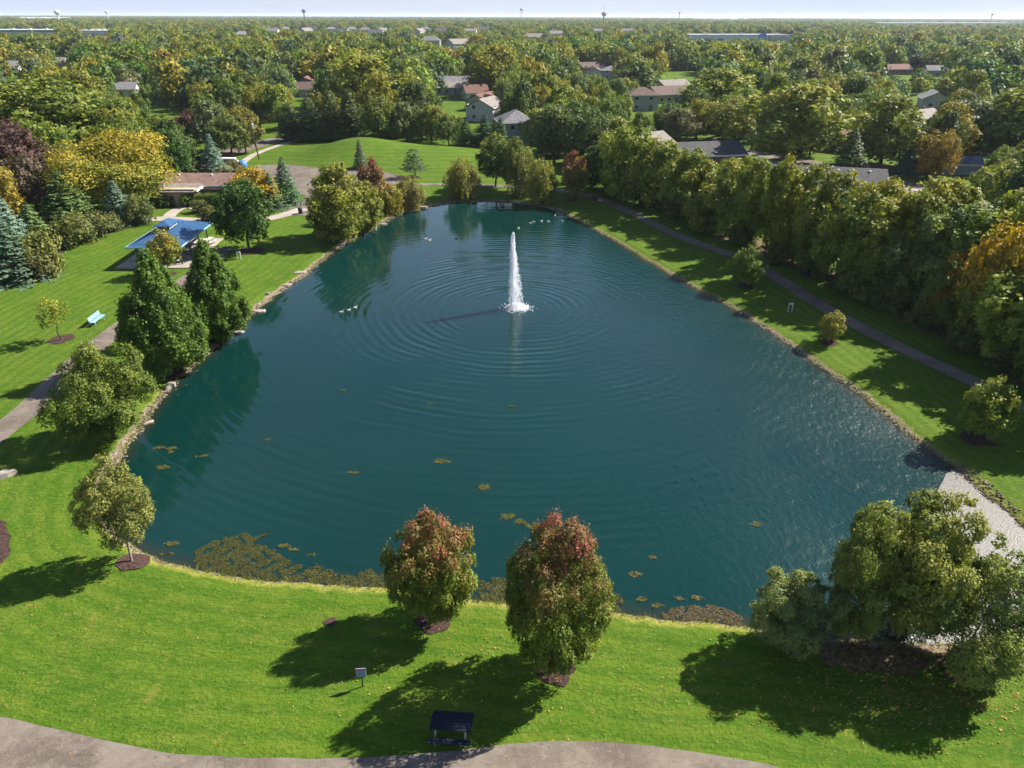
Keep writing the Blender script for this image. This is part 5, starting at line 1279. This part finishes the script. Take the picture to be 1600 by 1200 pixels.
# ------------------------------------------------------------------ stones
ICO_V = []; ph_ = (1 + 5 ** 0.5) / 2
for a in (-1, 1):
    for b in (-ph_, ph_): ICO_V += [(0, a, b), (a, b, 0), (b, 0, a)]
ICO_V = np.array(ICO_V) / math.sqrt(1 + ph_ * ph_)
from itertools import combinations
ICO_F = [t for t in combinations(range(12), 3) if all(abs(np.linalg.norm(ICO_V[i] - ICO_V[j]) - 1.0515) < 0.01 for i, j in combinations(t, 2))]
ICO_F = [t if np.dot(np.cross(ICO_V[t[1]] - ICO_V[t[0]], ICO_V[t[2]] - ICO_V[t[0]]), ICO_V[t[0]]) > 0 else (t[0], t[2], t[1]) for t in ICO_F]
ICO_F = np.array(ICO_F)
def stones(name, cen, size, label, seed):
    rng = R_(seed); k = len(cen)
    V = ICO_V[None] * rng.uniform(0.7, 1.25, (k, 12, 1)) * (size[:, None] * np.c_[np.ones(k), rng.uniform(0.6, 1, k), rng.uniform(0.35, 0.7, k)])[:, None, :]
    a = rng.uniform(0, 6.28, k); c, s = np.cos(a)[:, None], np.sin(a)[:, None]
    V = np.stack([V[..., 0] * c - V[..., 1] * s, V[..., 0] * s + V[..., 1] * c, V[..., 2]], -1) + cen[:, None, :]
    me = quads_mesh(name, V[:, ICO_F].reshape(-1, 3, 3), M_STONES, {'leafvar': np.repeat(rng.uniform(0, 1, k), 20)}, nper=3)
    return tag(link(name, me), label, 'stones', kind='stuff')
M_STONES, nt, o = mat('shore_stone'); n = N(nt)
lv = n.attr('leafvar').outputs['Fac']
c = n.mix(lv, (0.055, 0.042, 0.03), (0.24, 0.195, 0.15)); c = n.mix(n.ramp(n.noise(n.pos(), 5, 3), 0.4, 0.7, 0, 0.6), c, (0.20, 0.15, 0.10))
principled(n, o, c, 0.9, 0.2)
def along(i0, i1, per_m, lo, hi, seed):
    rng = R_(seed); P = np.array([flat(*p) for p in SHORE_PX[i0:i1]]); P = resample(P, 0.25); T_ = np.gradient(P, axis=0); T_ /= np.linalg.norm(T_, axis=1, keepdims=True)
    Nn = np.stack([-T_[:, 1], T_[:, 0]], 1); k = int(len(P) * 0.25 * per_m); i = rng.integers(0, len(P), k)
    q = P[i] + Nn[i] * rng.uniform(lo, hi, k)[:, None] + rng.normal(0, 0.12, (k, 2))
    return np.c_[q, np.maximum(drape(q), -0.12) + 0.03]
c = along(6, 23, 11, -0.6, 0.3, 41); stones('riprap', c, RNG.uniform(0.03, 0.15, len(c)), 'band of small stones along the right shore', 1)
c = along(22, 27, 40, -0.9, 0.9, 46); stones('riprap', c, RNG.uniform(0.03, 0.16, len(c)), 'dark stones at the right corner beside the scum', 5)
c = along(57, 70, 18, -1.1, 0.3, 42); stones('riprap', c, RNG.uniform(0.04, 0.18, len(c)), 'gravel and small stones along the left front shore', 2)
c = along(70, 81, 12, -0.6, 0.3, 43); stones('riprap', c, RNG.uniform(0.05, 0.2, len(c)), 'sparse stones along the far left shore', 3)
c = along(0, 7, 14, -0.6, 0.6, 44); stones('riprap', c, RNG.uniform(0.06, 0.26, len(c)), 'dark stones along the far shore', 4)
def boulder(px, py, L, W, Hh, rz, label, seed):
    rng = R_(seed); p = G(px, py); mb = MB(); k = 7; vv = []
    for z, s_ in ((-0.25, 1.0), (Hh * 0.8, 1.0), (Hh, 0.86)):
        for j in range(k):
            a = 6.283 * j / k; q = 1 + R_(seed * 10 + j).uniform(-0.22, 0.22)
            vv.append((math.cos(a) * L / 2 * q * s_, math.sin(a) * W / 2 * q * s_, z + R_(seed * 7 + j).uniform(-0.04, 0.04)))
    f = [(i * k + j, i * k + (j + 1) % k, (i + 1) * k + (j + 1) % k, (i + 1) * k + j) for i in range(2) for j in range(k)] + [tuple(range(2 * k, 3 * k))]
    ob = mb.add(vv, f).build('boulder', M_STONE, None, p); ob.rotation_euler = (0, 0, rz); tag(ob, label, 'rock', 'pale boulders on the left shore')
for i, (px, py, L, W, Hh, rz, lab) in enumerate([(469,427,1.5,.7,.25,.6,'pale flat rock at the shore, farthest right of the lawn rocks'),(449,446,1.2,.5,.2,.7,'flat rock second from the far end of the left shore'),(419,460,.5,.4,.25,.2,'small white rock on the grass above the left shore'),
   (405,489,1.4,.8,.35,.5,'largest pale rock on the left shore right of the conical trees'),(372,522,1.3,.7,.3,.5,'pale slab at the foot of the smaller conical tree'),(233,662,.9,.5,.2,1.0,'flat rock in the water below the bushy tree'),(268,603,.8,.5,.3,.4,'white rock below the larger conical tree'),
   (262,607,.6,.4,.25,1.2,'small rock left beside the white rock'),(534,383,1.2,.6,.3,.5,'pale rock at the shore below the largest poplar'),(580,357,1.6,.7,.3,.4,'long pale rock at the shore below the poplars'),(598,350,1.3,.6,.3,.4,'pale rock at the shore right of the long one'),
   (640,328,1.6,.8,.5,.2,'dark-edged rock at the far left end of the shore'),(661,323,1.8,.9,.6,.1,'block of rock at the far left corner of the pond')]):
    boulder(px, py, L, W, Hh, rz, lab, i + 1)
boulder(2, 746, 1.7, 0.75, 0.45, 0.55, 'pale stone slab cut off by the left edge of the lawn', 77)

# fallen leaves on the lawn
rng = R_(61); q = np.array([tuple(G(px, py))[:2] for px, py in zip(rng.uniform(0, 1600, 260), rng.uniform(905, 1180, 260))])
q2 = np.vstack([q, np.c_[rng.normal(20, 4.2, 1500), rng.normal(24.2, 1.5, 1500)], np.c_[rng.normal(0, 4.0, 260), rng.normal(25, 2.0, 260)]])
q2 = q2[sdist(q2[:, 0], q2[:, 1]) > 0.3]; k = len(q2)
pos = np.c_[q2, drape(q2) + 0.05]
me = quads_mesh('fallen_leaves', leaf_quads(pos, unit(rng.normal(0, 0.35, (k, 3)) + np.array([0, 0, 1])), rng.uniform(0.05, 0.13, k), rng, 0.7), simple('dry_leaf', (0.30, 0.17, 0.06), 0.8, 0.2, var=0.5, scale=2), None)
tag(link('fallen_leaves', me), 'dry brown leaves scattered over the front lawn', 'leaves', kind='stuff')

# uncut grass and weeds along the waterline
rng = R_(71); P = resample(np.vstack([shore, shore[:1]]), 0.10); T_ = np.gradient(P, axis=0); T_ /= np.linalg.norm(T_, axis=1, keepdims=True) + 1e-9
k = 26000; i = rng.integers(0, len(P), k); Nn = np.stack([-T_[i, 1], T_[i, 0]], 1)
den = 0.5 + 0.5 * np.sin(i * 0.021) * np.sin(i * 0.0083 + 1); kp = rng.uniform(size=k) < 0.25 + 0.75 * den
q = (P[i] + Nn * rng.normal(0.0, 0.22, k)[:, None])[kp]; sdq = sdist(q[:, 0], q[:, 1]); q = q[(sdq > -0.08) & (sdq < 0.7)]; k = len(q)
b0 = np.c_[q, drape(q) - 0.02]; hgt_ = rng.uniform(0.10, 0.34, k); lean_ = rng.normal(0, 0.35, (k, 2)) * hgt_[:, None]; sd_v = unit(np.c_[rng.normal(size=(k, 2)), np.zeros(k)]) * rng.uniform(0.015, 0.035, k)[:, None]
tipv = b0 + np.c_[lean_, hgt_]
me = quads_mesh('shore_grass', np.stack([b0 - sd_v, b0 + sd_v, tipv], 1), M_LEAF, {'leafvar': rng.uniform(0, 1, k), 'aut': rng.uniform(0, 1, k)}, nper=3)
sg_ = tag(link('shore_grass', me), 'uncut straw-coloured grass fringe along the waterline', 'grass', kind='stuff'); sg_.color = (0.065, 0.085, 0.02, 0.6)

# ------------------------------------------------------------------ vehicles, yard things, horizon things
def car(loc, rz, color, label, van=False):
    e = tag(empty('parked_van' if van else 'parked_car', loc, rz), label, 'van' if van else 'car')
    m = simple('car_paint_%d_%d' % (int(color[0] * 100), int(color[2] * 100)), color, 0.3, 0.6, var=0.04)
    prof = [(-2.4, 0.35), (2.4, 0.35), (2.45, 0.75), (2.3, 1.1), (1.7, 2.0), (-2.3, 2.1), (-2.45, 1.2)] if van else [(-2.2, 0.3), (2.2, 0.3), (2.25, 0.62), (2.1, 0.82), (1.15, 0.92), (0.45, 1.42), (-1.05, 1.45), (-1.75, 0.98), (-2.2, 0.92)]
    k = len(prof); v = []
    for s_ in (-1, 1): v += [(x, s_ * (0.88 if z < 1.0 else 0.74), z) for x, z in prof]
    MB().add(v, [tuple(range(k)), tuple(reversed(range(k, 2 * k)))] + [(j, j + k, (j + 1) % k + k, (j + 1) % k) for j in range(k)]).build('body', m, e)
    zz = 1.55 if van else 1.17
    for s_ in (-1, 1): MB().box((-0.3, s_ * 0.80, zz), (1.9, 0.12, 0.34)).build('side_window', M_GLASS, e)
    MB().box((1.95 if van else 0.86, 0, zz), (0.08, 1.4, 0.5), 0, 0).build('windscreen', M_GLASS, e)
    for x in (-1.4, 1.4):
        for y in (-0.86, 0.86):
            w_ = MB().tube([(x, y - 0.1, 0.33), (x, y + 0.1, 0.33)], [0.33, 0.33], 12).build('wheel', M_DARKMETAL, e)
            MB().tube([(x, y - 0.115, 0.33), (x, y + 0.115, 0.33)], [0.17, 0.17], 8).build('rim', M_GALV, w_)
car(G(357, 262), D2R(5), (0.65, 0.65, 0.64), 'white van parked behind the bushes left of the parking lot', True)
car(G(1476, 314), D2R(-10), (0.55, 0.55, 0.56), 'silver car on the side street behind the right thicket')
car(G(776, 180), D2R(60), (0.10, 0.03, 0.03), 'dark red car beside the white house with light tan roof')
car(G(1470, 165), D2R(20), (0.6, 0.6, 0.6), 'white car on the little bright lawn at upper right')
house('garden_shed', at_roof(1500, 252, 3.2), D2R(-8), 7.5, 4.5, 2.1, 1.2, (0.22, 0.26, 0.32), (0.12, 0.14, 0.17), 'blue-grey garden shed in the shaded backyard at right', windows=False, cat='shed', over=0.25)
def fence(pa, pb, label, H=1.7):
    a, b = G(*pa), G(*pb); d = b - a; L = (d.x ** 2 + d.y ** 2) ** 0.5; e = tag(empty('board_fence', a, math.atan2(d.y, d.x)), label, 'fence')
    k = max(2, int(L / 2.4)); m = simple('fence_wood', (0.13, 0.075, 0.055), 0.85, scale=4)
    for j in range(k + 1): MB().box((j * L / k, 0, H / 2), (0.12, 0.14, H + 0.1)).build('post', m, e)
    for j in range(k): MB().box(((j + 0.5) * L / k, -0.02, H / 2 + 0.05), (L / k - 0.13, 0.04, H - 0.15)).build('panel', m, e)
fence((1338, 262), (1395, 272), 'dark brown board fence right of the tall dark spruce')
fence((1425, 262), (1475, 258), 'brown board fence left of the blue-grey shed')
fence((1530, 268), (1580, 275), 'brown board fence right of the blue-grey shed')
p = G(1551, 262); e = tag(empty('party_tent', p, 0.2), 'small white canopy tent behind the backyard fence at right', 'tent')
for x in (-1.6, 1.6):
    for y in (-1.6, 1.6): MB().box((x, y, 1.05), (0.08, 0.08, 2.1)).build('pole', M_GALV, e)
MB().add([(-1.8, -1.8, 2.1), (1.8, -1.8, 2.1), (1.8, 1.8, 2.1), (-1.8, 1.8, 2.1), (0, 0, 3.0)], [(0, 1, 4), (1, 2, 4), (2, 3, 4), (3, 0, 4), (3, 2, 1, 0)]).build('canopy', M_TRIM, e)

def tower(px, ty, D, wid, color, label, legs=False, mast=0.0):
    d = ray(px, ty); t = D / d.y; ztop = CAMH + d.z * t; x = d.x * t
    e = tag(empty('water_tower', (x, D, 0.8), 0), label, 'water tower', 'towers on the horizon'); m = simple('tower_paint_%d' % int(color[0] * 100), color, 0.5, var=0.05)
    h_ = ztop - 0.8; r_ = wid / 2
    MB().lathe([(r_ * 0.3, h_ - 1.5 * r_), (r_ * 0.8, h_ - 1.25 * r_), (r_, h_ - 0.8 * r_), (r_ * 0.9, h_ - 0.35 * r_), (r_ * 0.5, h_ - 0.08 * r_), (0.1, h_)], (0, 0, 0), 18).build('tank', m, e, smooth=True)
    if legs:
        for a in range(5): MB().tube([(r_ * 1.05 * math.cos(a * 1.257), r_ * 1.05 * math.sin(a * 1.257), 0), (r_ * 0.7 * math.cos(a * 1.257), r_ * 0.7 * math.sin(a * 1.257), h_ - 1.1 * r_)], [0.6, 0.6], 6).build('leg', m, e)
    else: MB().lathe([(r_ * 0.55, 0), (r_ * 0.25, h_ * 0.3), (r_ * 0.3, h_ - 1.45 * r_)], (0, 0, 0), 12).build('stem', m, e)
    if mast: MB().tube([(0, 0, h_ - 1), (0, 0, h_ + mast)], [0.5, 0.2], 5).build('mast', m, e)
tower(88, 15.5, 2400, 17, (0.7, 0.7, 0.7), 'white water tower on the horizon at left')
tower(166, 16.5, 3000, 13, (0.7, 0.7, 0.7), 'smaller white water tower right of the first one on the horizon')
tower(474, 14.5, 2600, 13, (0.06, 0.07, 0.08), 'dark water tower on the horizon left of middle')
tower(815, 12.5, 3000, 12, (0.40, 0.41, 0.42), 'grey legged water tower on the middle horizon', True)
tower(944, 18.5, 3000, 20, (0.14, 0.13, 0.13), 'flat dark tower with a thin mast on the horizon', False, 24)
tower(1062, 18.5, 3200, 8, (0.12, 0.12, 0.13), 'small dark tower on the horizon right of the masted one')
tower(1551, 21, 3200, 9, (0.10, 0.11, 0.12), 'tiny dark tower on the horizon at the right')

# ------------------------------------------------------------------ the air
m, nt, o = mat('pale_haze'); n = N(nt)
pv = n.new('ShaderNodeVolumePrincipled'); pv.inputs['Color'].default_value = (0.80, 0.88, 1.0, 1); pv.inputs['Density'].default_value = 0.00006; pv.inputs['Anisotropy'].default_value = 0.2
n.link(pv.outputs[0], o.inputs['Volume'])
hz = MB().box((0, 8000, 26.5), (40000, 30000, 57)).build('haze', m); tag(hz, kind='stuff', label='thin pale haze over the far woods', cat='haze')
